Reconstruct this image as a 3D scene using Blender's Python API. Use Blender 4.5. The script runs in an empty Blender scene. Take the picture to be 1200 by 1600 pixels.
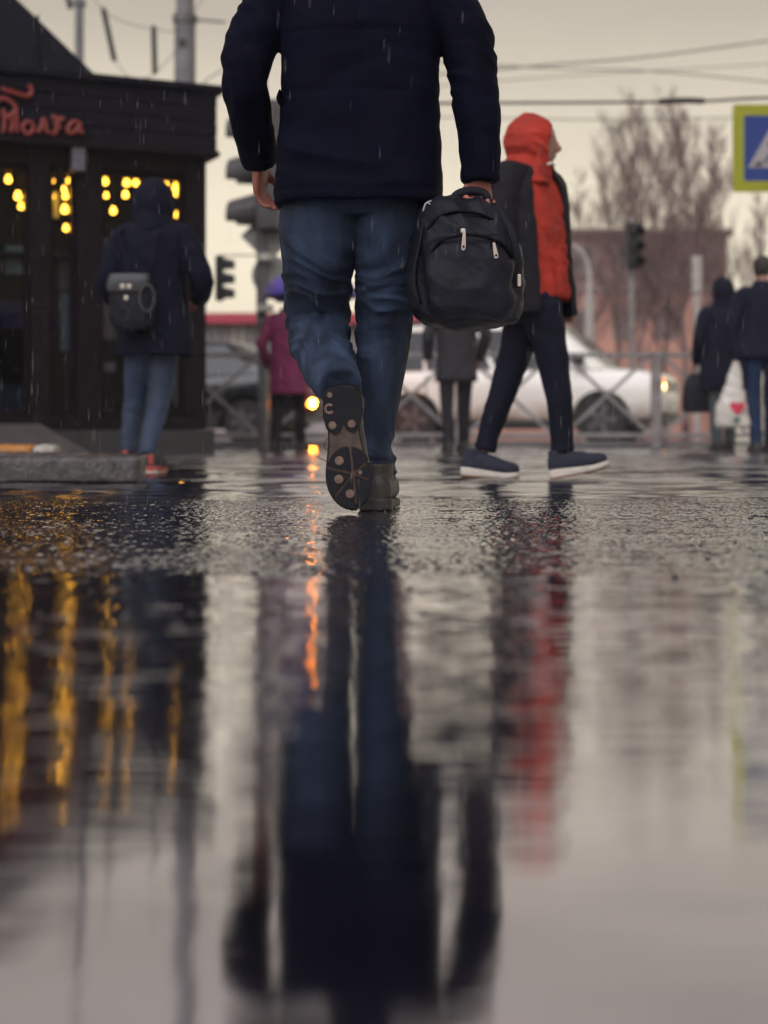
import bpy, bmesh, math, random
import numpy as np
from mathutils import Vector, Matrix, Quaternion
R = math.radians
scene = bpy.context.scene
COL = scene.collection

# ------------------------------------------------------------------ camera
CAM_H = 0.24          # lens height above the road (m)
FPX, HOR = 2400.0, 668.0   # focal length and horizon row of the 1200x1600 photograph
cam_data = bpy.data.cameras.new("camera")
cam = bpy.data.objects.new("camera", cam_data)
COL.objects.link(cam)
cam.location = (0, 0, CAM_H)
cam.rotation_euler = (R(90), 0, 0)
cam_data.sensor_fit = 'VERTICAL'
cam_data.sensor_height = 36.0
cam_data.lens = 36.0 * FPX / 1600.0
cam_data.shift_y = -(800 - HOR) / 1600.0
cam_data.clip_start = 0.05
cam_data.clip_end = 2000
cam_data.dof.use_dof = True
cam_data.dof.focus_distance = 4.25
cam_data.dof.aperture_fstop = 2.2
scene.camera = cam

# ------------------------------------------------------------------ sky, sun, exposure
SUN_EL, SUN_AZ = 46.0, 200.0      # sun high behind the camera, wholly diffused by cloud
world = bpy.data.worlds.new("World")
scene.world = world
world.use_nodes = True
wn, wl = world.node_tree.nodes, world.node_tree.links
wn.clear()
w_out = wn.new("ShaderNodeOutputWorld")
w_bg = wn.new("ShaderNodeBackground")
w_sky = wn.new("ShaderNodeTexSky")
w_sky.sky_type = 'NISHITA'
w_sky.sun_disc = False
w_sky.sun_elevation = R(SUN_EL)
w_sky.sun_rotation = R(SUN_AZ)
w_sky.air_density = 1.0
w_sky.dust_density = 7.0
w_sky.ozone_density = 1.0
w_hsv = wn.new("ShaderNodeHueSaturation")
w_hsv.inputs["Saturation"].default_value = 0.15
w_deck = wn.new("ShaderNodeMix")                            # thin sky light seen through an even rain-cloud deck
w_deck.data_type = 'RGBA'
w_deck.inputs[0].default_value = 0.72
w_deck.inputs[7].default_value = (11.9, 10.3, 7.7, 1)
w_geo = wn.new("ShaderNodeTexCoord")
w_sep = wn.new("ShaderNodeSeparateXYZ")
w_grad = wn.new("ShaderNodeValToRGB")                       # cloud thickens overhead: brightest along the horizon
w_grad.color_ramp.interpolation = 'B_SPLINE'
w_grad.color_ramp.elements[0].position = 0.0
w_grad.color_ramp.elements[0].color = (1.0, 1.0, 1.0, 1)
w_grad.color_ramp.elements[1].position = 0.36
w_grad.color_ramp.elements[1].color = (0.35, 0.345, 0.40, 1)
_e = w_grad.color_ramp.elements.new(0.15); _e.color = (0.79, 0.79, 0.79, 1)
_e = w_grad.color_ramp.elements.new(0.27); _e.color = (0.375, 0.37, 0.41, 1)
w_tint = wn.new("ShaderNodeMix")
w_tint.data_type = 'RGBA'
w_tint.blend_type = 'MULTIPLY'
w_tint.inputs[0].default_value = 1.0
wl.new(w_geo.outputs["Generated"], w_sep.inputs[0])
wl.new(w_sep.outputs[2], w_grad.inputs[0])
wl.new(w_sky.outputs[0], w_hsv.inputs["Color"])
wl.new(w_hsv.outputs[0], w_deck.inputs[6])
w_map = wn.new("ShaderNodeMapping"); w_map.inputs["Scale"].default_value = (2.0, 2.0, 9.0)
w_nz = wn.new("ShaderNodeTexNoise"); w_nz.inputs["Scale"].default_value = 1.6; w_nz.inputs["Detail"].default_value = 4
w_cl = wn.new("ShaderNodeValToRGB")                          # faint cloud bands
w_cl.color_ramp.elements[0].position = .3; w_cl.color_ramp.elements[1].position = .7
w_cl.color_ramp.elements[0].color = (10.8, 9.6, 7.2, 1); w_cl.color_ramp.elements[1].color = (12.5, 11.0, 8.2, 1)
wl.new(w_geo.outputs["Generated"], w_map.inputs[0]); wl.new(w_map.outputs[0], w_nz.inputs["Vector"])
wl.new(w_nz.outputs[0], w_cl.inputs[0]); wl.new(w_cl.outputs[0], w_deck.inputs[7])
wl.new(w_deck.outputs[2], w_tint.inputs[6])
wl.new(w_grad.outputs[0], w_tint.inputs[7])
wl.new(w_tint.outputs[2], w_bg.inputs["Color"])
w_bg.inputs["Strength"].default_value = 0.10
wl.new(w_bg.outputs[0], w_out.inputs["Surface"])
sun_data = bpy.data.lights.new("sun", 'SUN')
sun_data.energy = 1.5
sun_data.angle = R(60)
sun_data.color = (0.93, 0.93, 1.0)
sun = bpy.data.objects.new("sun", sun_data)
COL.objects.link(sun)
_sd = Vector((math.sin(R(SUN_AZ)) * math.cos(R(SUN_EL)), math.cos(R(SUN_AZ)) * math.cos(R(SUN_EL)), math.sin(R(SUN_EL))))
sun.rotation_euler = _sd.to_track_quat('Z', 'Y').to_euler()
scene.view_settings.view_transform = 'Standard'
scene.view_settings.look = 'None'
scene.view_settings.exposure = 0.42
scene.view_settings.gamma = 1.0
scene.render.engine = 'CYCLES'
scene.cycles.use_denoising = True
scene.cycles.max_bounces = 5
scene.cycles.use_adaptive_sampling = True
scene.cycles.adaptive_threshold = 0.02
scene.cycles.caustics_reflective = False
scene.cycles.caustics_refractive = False
scene.cycles.sample_clamp_indirect = 6.0

# ------------------------------------------------------------------ helpers
def W(px, py, d):
    """point of the place seen at photograph pixel (px, py) at distance d from the lens"""
    return Vector(((px - 600) * d / FPX, d, CAM_H + (HOR - py) * d / FPX))

def perlin(P, seed=0):
    P = np.asarray(P, dtype=np.float64)
    i = np.floor(P).astype(np.int64); f = P - i
    u = f * f * f * (f * (f * 6 - 15) + 10)
    def h(ix, iy, iz):
        n = (ix * 374761393 + iy * 668265263 + iz * 2147483647 + seed * 974711) & 0xffffffff
        n = ((n ^ (n >> 13)) * 1274126177) & 0xffffffff
        n = ((n ^ (n >> 16)) * 2246822519) & 0xffffffff
        return n ^ (n >> 15)
    def g(dx, dy, dz):
        hh = h(i[:, 0] + dx, i[:, 1] + dy, i[:, 2] + dz)
        a = (hh & 1023) / 1023.0 * 2 * np.pi
        z = ((hh >> 10) & 1023) / 1023.0 * 2 - 1
        r = np.sqrt(1 - z * z)
        return r * np.cos(a) * (f[:, 0] - dx) + r * np.sin(a) * (f[:, 1] - dy) + z * (f[:, 2] - dz)
    def L(a, b, t): return a + (b - a) * t
    x0 = L(L(g(0,0,0), g(1,0,0), u[:,0]), L(g(0,1,0), g(1,1,0), u[:,0]), u[:,1])
    x1 = L(L(g(0,0,1), g(1,0,1), u[:,0]), L(g(0,1,1), g(1,1,1), u[:,0]), u[:,1])
    return L(x0, x1, u[:, 2]) * 1.5

MATS = {}
def mat(name, color=(.5,.5,.5), rough=.6, metal=0.0, spec=.5, var=.25, scale=12.0, bump=0.0, bscale=60.0,
        coat=0.0, emit=None, estr=0.0, color2=None, ior=1.5, rough_var=0.1, aniso=(1,1,1), weave=0.0):
    """procedural principled material: colour mottled by noise, roughness varied, fine relief"""
    if name in MATS: return MATS[name]
    m = bpy.data.materials.new(name); m.use_nodes = True
    n, l = m.node_tree.nodes, m.node_tree.links
    b = n["Principled BSDF"]
    tc = n.new("ShaderNodeTexCoord"); mp = n.new("ShaderNodeMapping")
    mp.inputs["Scale"].default_value = aniso
    l.new(tc.outputs["Object"], mp.inputs["Vector"])
    nz = n.new("ShaderNodeTexNoise"); nz.inputs["Scale"].default_value = scale; nz.inputs["Detail"].default_value = 5
    l.new(mp.outputs[0], nz.inputs["Vector"])
    rp = n.new("ShaderNodeValToRGB")
    c1 = tuple(max(0, c * (1 - var)) for c in color); c2 = color2 or tuple(min(1, c * (1 + var)) for c in color)
    rp.color_ramp.elements[0].position = .3; rp.color_ramp.elements[1].position = .7
    rp.color_ramp.elements[0].color = (*c1, 1); rp.color_ramp.elements[1].color = (*c2, 1)
    l.new(nz.outputs[0], rp.inputs[0]); l.new(rp.outputs[0], b.inputs["Base Color"])
    mr = n.new("ShaderNodeMapRange")
    mr.inputs[3].default_value = max(.02, rough - rough_var); mr.inputs[4].default_value = min(1, rough + rough_var)
    l.new(nz.outputs[0], mr.inputs[0]); l.new(mr.outputs[0], b.inputs["Roughness"])
    b.inputs["Metallic"].default_value = metal
    b.inputs["IOR"].default_value = ior
    b.inputs["Specular IOR Level"].default_value = spec
    b.inputs["Coat Weight"].default_value = coat
    b.inputs["Coat Roughness"].default_value = .08
    if emit:
        b.inputs["Emission Color"].default_value = (*emit, 1); b.inputs["Emission Strength"].default_value = estr
    if bump > 0:
        n2 = n.new("ShaderNodeTexNoise"); n2.inputs["Scale"].default_value = bscale; n2.inputs["Detail"].default_value = 3
        l.new(mp.outputs[0], n2.inputs["Vector"])
        bp = n.new("ShaderNodeBump"); bp.inputs["Strength"].default_value = bump; bp.inputs["Distance"].default_value = .01
        l.new(n2.outputs[0], bp.inputs["Height"]); l.new(bp.outputs[0], b.inputs["Normal"])
    MATS[name] = m
    return m

def glass_mat(name, tint=(.8,.85,.9), rough=.02, ior=1.5):
    if name in MATS: return MATS[name]
    m = bpy.data.materials.new(name); m.use_nodes = True
    n, l = m.node_tree.nodes, m.node_tree.links
    n.remove(n["Principled BSDF"]); out = n["Material Output"]
    tr = n.new("ShaderNodeBsdfTransparent"); tr.inputs[0].default_value = (*tint, 1)
    gl = n.new("ShaderNodeBsdfGlossy"); gl.inputs["Roughness"].default_value = rough
    fr = n.new("ShaderNodeFresnel"); fr.inputs[0].default_value = ior
    nz = n.new("ShaderNodeTexNoise"); nz.inputs["Scale"].default_value = 9
    bp = n.new("ShaderNodeBump"); bp.inputs["Strength"].default_value = .06
    l.new(nz.outputs[0], bp.inputs["Height"]); l.new(bp.outputs[0], gl.inputs["Normal"])
    mx = n.new("ShaderNodeMixShader")
    l.new(fr.outputs[0], mx.inputs[0]); l.new(tr.outputs[0], mx.inputs[1]); l.new(gl.outputs[0], mx.inputs[2])
    l.new(mx.outputs[0], out.inputs[0])
    MATS[name] = m
    return m

def catmull(pts, sub):
    pts = [np.array(p, float) for p in pts]
    if len(pts) < 3 or sub <= 1: 
        if sub <= 1: return pts
    out = []
    for i in range(len(pts) - 1):
        p0 = pts[max(i - 1, 0)]; p1 = pts[i]; p2 = pts[i + 1]; p3 = pts[min(i + 2, len(pts) - 1)]
        for k in range(sub):
            t = k / sub
            out.append(.5 * ((2 * p1) + (-p0 + p2) * t + (2*p0 - 5*p1 + 4*p2 - p3) * t*t + (-p0 + 3*p1 - 3*p2 + p3) * t**3))
    out.append(pts[-1])
    return out

class MB:
    """collects shapes for ONE mesh object"""
    def __init__(s): s.v = []; s.f = []
    def add(s, vs, fs):
        o = len(s.v); s.v += [tuple(map(float, p)) for p in vs]; s.f += [tuple(i + o for i in f) for f in fs]; return s
    def box(s, c, size, rot=None):
        c = Vector(c); h = Vector(size) / 2
        M = rot if rot else Matrix.Identity(3)
        vs = [c + M @ Vector((x*h.x, y*h.y, z*h.z)) for x in (-1,1) for y in (-1,1) for z in (-1,1)]
        return s.add(vs, [(0,1,3,2),(4,6,7,5),(0,4,5,1),(2,3,7,6),(0,2,6,4),(1,5,7,3)])
    def bar(s, a, b, w, t=None, up=(0,0,1)):
        a = Vector(a); b = Vector(b); d = b - a; L = d.length; d.normalize()
        u = Vector(up)
        if abs(d.dot(u)) > .98: u = Vector((1,0,0))
        x = d.cross(u).normalized(); y = x.cross(d).normalized()
        M = Matrix((x, y, d)).transposed()
        return s.box((a + b) / 2, (w, t or w, L), M)
    def rings(s, rings, cap=True):
        n = len(rings[0]); o = len(s.v)
        for r in rings: s.v += [tuple(map(float, p)) for p in r]
        for k in range(len(rings) - 1):
            a = o + k*n; b = a + n
            for i in range(n):
                j = (i + 1) % n; s.f.append((a+i, a+j, b+j, b+i))
        if cap:
            s.f.append(tuple(o + i for i in reversed(range(n)))); e = o + (len(rings)-1)*n
            s.f.append(tuple(e + i for i in range(n)))
        return s
    def loft(s, secs, n=28, cap=True, ex=2.0, sub=4):
        """secs: (centre, half-axis vector a, half-axis vector b) smoothly interpolated"""
        arr = catmull([np.concatenate([np.array(c, float), np.array(a, float), np.array(b, float)]) for c, a, b in secs], sub)
        rs = []
        for q in arr:
            c, a, b = q[:3], q[3:6], q[6:]
            ring = []
            for i in range(n):
                t = 2*math.pi*i/n; ct, st = math.cos(t), math.sin(t)
                x = math.copysign(abs(ct)**(2/ex), ct); y = math.copysign(abs(st)**(2/ex), st)
                ring.append(c + a*x + b*y)
            rs.append(ring)
        return s.rings(rs, cap)
    def tube(s, pts, rad, n=12, sub=4, cap=True, flat=1.0, up=None):
        pts = [Vector(p) for p in pts]
        if not isinstance(rad, (list, tuple)): rad = [rad]*len(pts)
        arr = catmull([np.array((*p, r)) for p, r in zip(pts, rad)], sub)
        P = [Vector(a[:3]) for a in arr]; rr = [a[3] for a in arr]
        rs = []; prev = None
        for i, p in enumerate(P):
            d = (P[min(i+1, len(P)-1)] - P[max(i-1, 0)])
            if d.length < 1e-9: d = Vector((0,0,1))
            d.normalize()
            if prev is None:
                u = Vector(up) if up else (Vector((0,0,1)) if abs(d.z) < .9 else Vector((1,0,0)))
                x = (u - d*u.dot(d)).normalized()
            else:
                x = prev - d*prev.dot(d)
                x = x.normalized() if x.length > 1e-6 else Vector((1,0,0))
            prev = x; y = d.cross(x)
            rs.append([p + x*(math.cos(2*math.pi*k/n)*rr[i]) + y*(math.sin(2*math.pi*k/n)*rr[i]*flat) for k in range(n)])
        return s.rings(rs, cap)
    def ball(s, c, r, n=12, m=8, axes=None):
        c = Vector(c); r = Vector(r) if hasattr(r, '__len__') else Vector((r,r,r))
        M = axes if axes else Matrix.Identity(3)
        rs = []
        for j in range(1, m):
            ph = math.pi*j/m
            rs.append([c + M @ Vector((r.x*math.sin(ph)*math.cos(2*math.pi*i/n), r.y*math.sin(ph)*math.sin(2*math.pi*i/n), -r.z*math.cos(ph))) for i in range(n)])
        return s.rings(rs, True)
    def prism(s, poly, z0, z1, M=None):
        """2D polygon extruded along local z, placed by 4x4 matrix"""
        M = M or Matrix.Identity(4); n = len(poly); o = len(s.v)
        for z in (z0, z1): s.v += [tuple(M @ Vector((x, y, z))) for x, y in poly]
        s.f.append(tuple(o + i for i in reversed(range(n)))); s.f.append(tuple(o + n + i for i in range(n)))
        for i in range(n):
            j = (i+1) % n; s.f.append((o+i, o+j, o+n+j, o+n+i))
        return s
    def cyl(s, a, b, r, n=16, r2=None):
        return s.tube([a, b], [r, r2 if r2 is not None else r], n=n, sub=1)
    def mesh(s, name):
        me = bpy.data.meshes.new(name); me.from_pydata(s.v, [], s.f); me.validate(); 
        bm = bmesh.new(); bm.from_mesh(me); bmesh.ops.recalc_face_normals(bm, faces=bm.faces); bm.to_mesh(me); bm.free()
        return me
    def build(s, name, m, parent=None, loc=None, smooth=False, bevel=0, rotz=0.0):
        return link(name, s.mesh(name), m, parent, loc, smooth, bevel, rotz)

def link(name, me, m, parent=None, loc=None, smooth=False, bevel=0, rotz=0.0):
    o = bpy.data.objects.new(name, me); COL.objects.link(o)
    if m is not None:
        me.materials.clear(); me.materials.append(m)
    if smooth: me.polygons.foreach_set("use_smooth", [True]*len(me.polygons))
    if parent is not None: o.parent = parent
    if loc is not None: o.location = loc
    if rotz: o.rotation_euler = (0, 0, rotz)
    if bevel:
        b = o.modifiers.new("bevel", 'BEVEL'); b.width = bevel; b.segments = 2; b.limit_method = 'ANGLE'; b.angle_limit = R(35)
    return o

def tag(o, label=None, cat=None, group=None, kind=None):
    if label: o["label"] = label
    if cat: o["category"] = cat
    if group: o["group"] = group
    if kind: o["kind"] = kind
    return o

def empty(name, loc=(0,0,0), rotz=0.0, **k):
    o = bpy.data.objects.new(name, None); COL.objects.link(o); o.location = loc; o.rotation_euler = (0,0,rotz)
    o.empty_display_size = .2
    return tag(o, **k)

def copy_tree(o, parent=None, **k):
    c = o.copy(); COL.objects.link(c); c.parent = parent
    for ch in list(o.children): copy_tree(ch, c)
    return tag(c, **k)

def fuse(mb, voxel, smooth=4, fold=None, name="mesh", fac=.5):
    """unite the overlapping shapes of a builder into one continuous skin; fold(P, N) -> displacement along normal"""
    me = mb.mesh("tmp"); t = bpy.data.objects.new("tmp", me); COL.objects.link(t)
    r = t.modifiers.new("r", 'REMESH'); r.mode = 'VOXEL'; r.voxel_size = voxel; r.use_smooth_shade = True
    if smooth:
        q = t.modifiers.new("s", 'SMOOTH'); q.factor = fac; q.iterations = smooth
    dg = bpy.context.evaluated_depsgraph_get()
    ev = t.evaluated_get(dg)
    out = bpy.data.meshes.new_from_object(ev)
    out.name = name
    bpy.data.objects.remove(t); bpy.data.meshes.remove(me)
    nv = len(out.vertices)
    if fold is not None and nv:
        P = np.empty(nv*3); out.vertices.foreach_get("co", P); P = P.reshape(-1, 3)
        N = np.empty(nv*3); out.vertices.foreach_get("normal", N); N = N.reshape(-1, 3)
        P = P + N * fold(P, N)[:, None]
        out.vertices.foreach_set("co", P.ravel()); out.update()
    out.polygons.foreach_set("use_smooth", [True]*len(out.polygons))
    return out

def folds(amp, sx, sy, sz, seed=0, fine=.3, region=None):
    """cloth creases: ridged noise, stretched by the three frequencies"""
    def fn(P, N):
        q = P * np.array((sx, sy, sz))
        q[:, 2] += P[:, 0] * sx * .9 + perlin(P * 2.3, seed + 9) * 1.2
        w = perlin(P * 3.1, seed + 5)[:, None] * .6
        a = 1 - np.abs(perlin(q + w, seed)) * 2.2
        b = perlin(q * 2.3 + w, seed + 1)
        c = perlin(q * 5.5, seed + 2)
        d = amp * (a * .7 + b * .4 + c * fine * .6)
        if region is not None: d = d * region(P)
        return d
    return fn
# ================================================================== THE SETTING
# ---- wet asphalt: one sheet to the horizon, its real grain modelled where the picture resolves it
def asphalt_mat():
    m = bpy.data.materials.new("wet_asphalt"); m.use_nodes = True
    n, l = m.node_tree.nodes, m.node_tree.links; b = n["Principled BSDF"]
    tc = n.new("ShaderNodeTexCoord")
    nz = n.new("ShaderNodeTexNoise"); nz.inputs["Scale"].default_value = 90; nz.inputs["Detail"].default_value = 4
    l.new(tc.outputs["Object"], nz.inputs["Vector"])
    rp = n.new("ShaderNodeValToRGB")
    rp.color_ramp.elements[0].color = (.008, .009, .018, 1); rp.color_ramp.elements[1].color = (.030, .029, .044, 1)
    l.new(nz.outputs[0], rp.inputs[0]); l.new(rp.outputs[0], b.inputs["Base Color"])
    big = n.new("ShaderNodeTexNoise"); big.inputs["Scale"].default_value = 1.3; big.inputs["Detail"].default_value = 6
    mp = n.new("ShaderNodeMapping"); mp.inputs["Scale"].default_value = (.25, 1.0, 1)
    l.new(tc.outputs["Object"], mp.inputs[0]); l.new(mp.outputs[0], big.inputs["Vector"])
    mr = n.new("ShaderNodeMapRange"); mr.inputs[1].default_value = .35; mr.inputs[2].default_value = .7
    mr.inputs[3].default_value = .05; mr.inputs[4].default_value = .15
    l.new(big.outputs[0], mr.inputs[0]); l.new(mr.outputs[0], b.inputs["Roughness"])
    b.inputs["IOR"].default_value = 12.0
    return m
M_ASPHALT = asphalt_mat()

def smoothstep(a, b, x):
    t = np.clip((x - a) / (b - a), 0, 1); return t*t*(3 - 2*t)

fx = np.arange(-1.42, 1.4201, .0052)
wx_ = np.arange(1.48, 9.1, .075)
xs = np.concatenate([[-900, -300, -100, -40, -15], -wx_[::-1], fx, wx_, [15, 40, 100, 300, 900]])
fy = np.arange(1.85, 5.45, .0055)
gy_ = 5.45 + .016 * np.cumsum(np.linspace(1, 2.4, 640)) - .01
ys = np.concatenate([[-60, -15, -4, -1, 0, .3, .6, .9, 1.2, 1.5, 1.7], fy, gy_, [28, 40, 70, 120, 250, 600, 1400]])
nx_ = len(xs)
GX, GY = np.meshgrid(xs, ys); sh = GX.shape
P = np.stack([GX.ravel(), GY.ravel(), np.zeros(GX.size)], 1)
near = (np.abs(P[:, 0]) < 1.43) & (P[:, 1] > 1.84) & (P[:, 1] < 5.46)
Zr = np.zeros(len(P)); Q = P[near]
mask = smoothstep(1.42, 1.36, np.abs(Q[:, 0])) * smoothstep(5.44, 4.9, Q[:, 1])
grain = perlin(Q / .013, 3) * .0019 + perlin(Q / .0068, 4) * .0008 + perlin(Q / .03, 8) * .0008
patch = perlin(Q * np.array((.9, 1.5, 1)), 9)                     # wetter and drier patches
wave = perlin(Q * np.array((1.2, 5.0, 1)), 6) * .0011 + perlin(Q * np.array((.5, 1.4, 1)), 7) * .0012
edge = 2.36 + perlin(Q * np.array((1.6, 0, 0)) + 3.3, 12) * .10 + perlin(Q * np.array((6., 0, 0)) + 1.3, 13) * .035
dip = -.0075 * smoothstep(.22, -.04, Q[:, 1] - edge)
film = wave * .6 + perlin(Q * np.array((4, 17, 1)), 22) * .0023 + perlin(Q * np.array((10, 42, 1)), 23) * .0016 + perlin(Q * np.array((26, 80, 1)), 24) * .0006 - .0006 + patch * .0012
grain = grain * 1.45 * (.12 + .88 * smoothstep(.06, .24, Q[:, 1] - edge))
h = wave + grain
k = .0002                                     # water lies in the hollows between the stones
h = film + np.logaddexp((h - film) / k, 0) * k
h = np.where(Q[:, 1] < edge + .02, wave + grain + dip, h + dip)
Zr[near] = h * mask
far = (~near) & (np.abs(P[:, 0]) < 9.2) & (P[:, 1] > 1.84) & (P[:, 1] < 28) | near
Q = P[far]                                     # farther on: worn, uneven wet surface
def far_height(Q):
    Q = Q * np.array((1, 1, 0))
    mf = smoothstep(4.9, 5.44, Q[:, 1]) * smoothstep(27.5, 25, Q[:, 1]) * smoothstep(9.0, 8.0, np.abs(Q[:, 0]))
    return mf * (perlin(Q * np.array((1.6, 9.0, 1)), 25) * .0100 + perlin(Q * np.array((3.0, 4.0, 1)), 26) * .004 + perlin(Q * np.array((.35, 1.1, 1)), 27) * .006
                 + perlin(Q * np.array((4.0, 16.0, 1)), 28) * .0048)
Zr[far] += far_height(Q)
side = (~near) & (np.abs(P[:, 0]) < 4.2) & (P[:, 1] > 1.84) & (P[:, 1] < 5.46)   # the same wet surface to either side
Q = P[side]; ms = smoothstep(4.2, 3.4, np.abs(Q[:, 0])) * smoothstep(5.44, 4.9, Q[:, 1]) * smoothstep(1.42, 1.56, np.abs(Q[:, 0]))
e2 = 2.36 + perlin(Q * np.array((1.6, 0, 0)) + 3.3, 12) * .10
Zr[side] += ms * (perlin(Q * np.array((1.5, 17, 1)), 22) * .0018 + perlin(Q * np.array((2.5, 42, 1)), 23) * .0010)
Zr[side] += -.0075 * smoothstep(.22, -.04, Q[:, 1] - e2) * smoothstep(2.55, 2.0, np.abs(Q[:, 0]))
deep = (P[:, 1] < 1.86) & (P[:, 1] > -2)
Zr[deep] = -.0075 * smoothstep(2.55, 2.0, np.abs(P[deep, 0]) + perlin(P[deep] * np.array((0, 1.3, 0)) + .4, 14) * .3)
P[:, 2] = Zr
nr, nc = sh
idx = np.arange(nr*nc).reshape(nr, nc)
F = np.stack([idx[:-1, :-1].ravel(), idx[:-1, 1:].ravel(), idx[1:, 1:].ravel(), idx[1:, :-1].ravel()], 1)
def np_mesh(name, P, F):
    me = bpy.data.meshes.new(name)
    me.vertices.add(len(P)); me.vertices.foreach_set("co", np.asarray(P, np.float32).ravel())
    me.loops.add(F.size); me.loops.foreach_set("vertex_index", F.ravel().astype(np.int32))
    me.polygons.add(len(F)); me.polygons.foreach_set("loop_start", (np.arange(len(F))*F.shape[1]).astype(np.int32))
    me.update(calc_edges=True); me.validate()
    me.polygons.foreach_set("use_smooth", [True]*len(me.polygons))
    return me
road = link("road", np_mesh("road", P, F), M_ASPHALT)
tag(road, "wet black asphalt road at a crossing in the rain", "road", kind="structure")

# ---- the puddle in front of the lens
xc_ = np.arange(.99, 2.9, .045)
xs = np.concatenate([-xc_[::-1], np.arange(-.952, .953, .008), xc_]); ys = np.concatenate([[-2.6, -1.6, -.9, -.4, -.1], np.arange(.12, 2.85, .0032)])
GX, GY = np.meshgrid(xs, ys); P = np.stack([GX.ravel(), GY.ravel(), np.zeros(GX.size)], 1)
fall = .27 + .85 * smoothstep(.55, 2.0, P[:, 1])
rip = (perlin(P * np.array((2.3, 11.0, 1)), 31) * .0003 + perlin(P * np.array((4.0, 26.0, 1)), 32) * .0004
       + perlin(P * np.array((1.2, 4.5, 1)), 33) * .0003 + perlin(P * np.array((9., 52.0, 1)), 34) * .00080 + perlin(P * np.array((18., 95.0, 1)), 35) * .00050)
rng = np.random.default_rng(5)
for _ in range(34):                            # rings where rain drops have just fallen
    cx, cy = rng.uniform(-.5, .5), rng.uniform(.7, 2.3); r0 = rng.uniform(.01, .05)
    rr = np.hypot(P[:, 0] - cx, P[:, 1] - cy)
    rip += .0003 * np.exp(-((rr - r0) / .012)**2) * np.cos((rr - r0) * 420)
P[:, 2] = -.0017 + rip * fall
nr, nc = GX.shape; idx = np.arange(nr*nc).reshape(nr, nc)
F = np.stack([idx[:-1, :-1].ravel(), idx[:-1, 1:].ravel(), idx[1:, 1:].ravel(), idx[1:, :-1].ravel()], 1)
M_WATER = mat("rain_water", (.69, .67, .72), metal=1.0, rough=.06, rough_var=.02, var=.2, scale=3)
tag(link("puddle", np_mesh("puddle", P, F), M_WATER), "still rain puddle mirroring the walkers", "water", kind="structure")

# ---- zebra stripes of worn white paint, lying across the walkers' way
M_PAINT = mat("worn_road_paint", (.05, .05, .055), rough=.27, var=.7, scale=6, ior=9.0, rough_var=.08, color2=(.26, .25, .24), aniso=(.6, 2, 1), bump=.25, bscale=50)
for k in range(1, 9):
    y0 = 5.6 + k * 1.12; x0 = -1.0 if k < 3 else -3.0
    X2, Y2 = np.meshgrid(np.arange(x0, 5.6, .075), np.linspace(y0, y0 + .42, 15)); sh2 = X2.shape
    Q = np.stack([X2.ravel(), Y2.ravel(), np.zeros(X2.size)], 1)
    ed = perlin(Q * np.array((2.5, 0, 0)) + k, 80 + k) * .05
    Q[:, 1] += ed * np.sign(Q[:, 1] - y0 - .21)
    Q[:, 2] = far_height(Q) + .004
    ii = np.arange(Q.shape[0]).reshape(sh2)
    Fm = np.stack([ii[:-1, :-1].ravel(), ii[:-1, 1:].ravel(), ii[1:, 1:].ravel(), ii[1:, :-1].ravel()], 1)
    cc = Q[Fm].mean(1); keep = perlin(cc * np.array((1.3, 5, 1)) + 7, 90 + k) > -.22      # paint worn through in places
    tag(link("road_marking", np_mesh("road_marking", Q, Fm[keep]), M_PAINT), kind="structure")

# ---- loose grit on the wet road
mb = MB(); rg = random.Random(9)
for _ in range(150):
    d = rg.uniform(1.75, 4.6); x = rg.uniform(-.27, .27) * d; r = rg.choice((.0015, .002, .0025, .003, .0045)) * (1.0 if d > 2.2 else .8)
    mb.ball((x, d, r*.4 - (.001 if d < 2.3 else 0)), (r*rg.uniform(.8, 1.6), r*rg.uniform(.8, 1.4), r*.8), n=6, m=4)
tag(mb.build("gravel", mat("dark_grit", (.03, .027, .03), rough=.35)), "dark grit scattered on the wet asphalt", "grit", kind="stuff")

# ================================================================== KERBS
M_KERB = mat("wet_concrete", (.052, .045, .045), rough=.42, var=.65, scale=16, bump=1.0, bscale=45, rough_var=.15)
M_KERB_O = mat("orange_kerb_paint", (.42, .17, .03), rough=.45, var=.4, scale=9, bump=.3)
M_KERB_W = mat("pale_kerb_paint", (.40, .37, .34), rough=.45, var=.4, scale=9, bump=.3)
def kerb_stone(name, x0, x1, y0, y1, h, m, seed, parent=None):
    mb = MB()
    mb.loft([((x, (y0+y1)/2, h/2), (0, (y1-y0)/2*s, 0), (0, 0, h/2*s)) for x, s in
             ((x0, .90), (x0+.012, 1), (x0 + (x1-x0)*.33, 1), (x0 + (x1-x0)*.66, 1), (x1-.02, 1), (x1, .86))], n=32, ex=7, sub=3)
    me = fuse(mb, .014, 1, folds(.007, 9, 9, 9, seed, 1.2), name)
    return link(name, me, m, parent)
isl = empty("traffic_island", (0, 0, 0), label="low concrete traffic island ending beside the hooded backpacker's feet", cat="island")
for i, (a, b) in enumerate(((-3.35, -2.36), (-2.35, -1.675), (-1.665, -1.055))):
    kerb_stone("kerb_stone", a, b, 6.62, 6.80, .115, M_KERB, 60+i, isl)
kerb_stone("kerb_stone", -3.35, -2.2, 7.45, 7.62, .115, M_KERB, 66, isl); kerb_stone("kerb_stone", -2.19, -1.42, 7.45, 7.62, .115, M_KERB, 67, isl)
kerb_stone("kerb_stone", -1.41, -1.22, 6.82, 7.62, .110, M_KERB, 68, isl)
MB().box((-2.4, 7.12, .049), (1.95, .60, .098)).build("fill", mat("wet_island_fill", (.06, .055, .055), rough=.3, var=.4, bump=.5), isl)
ykb = empty("painted_kerb", (0, 0, 0), label="kerb painted orange and white behind the low concrete island", cat="kerb")
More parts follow.
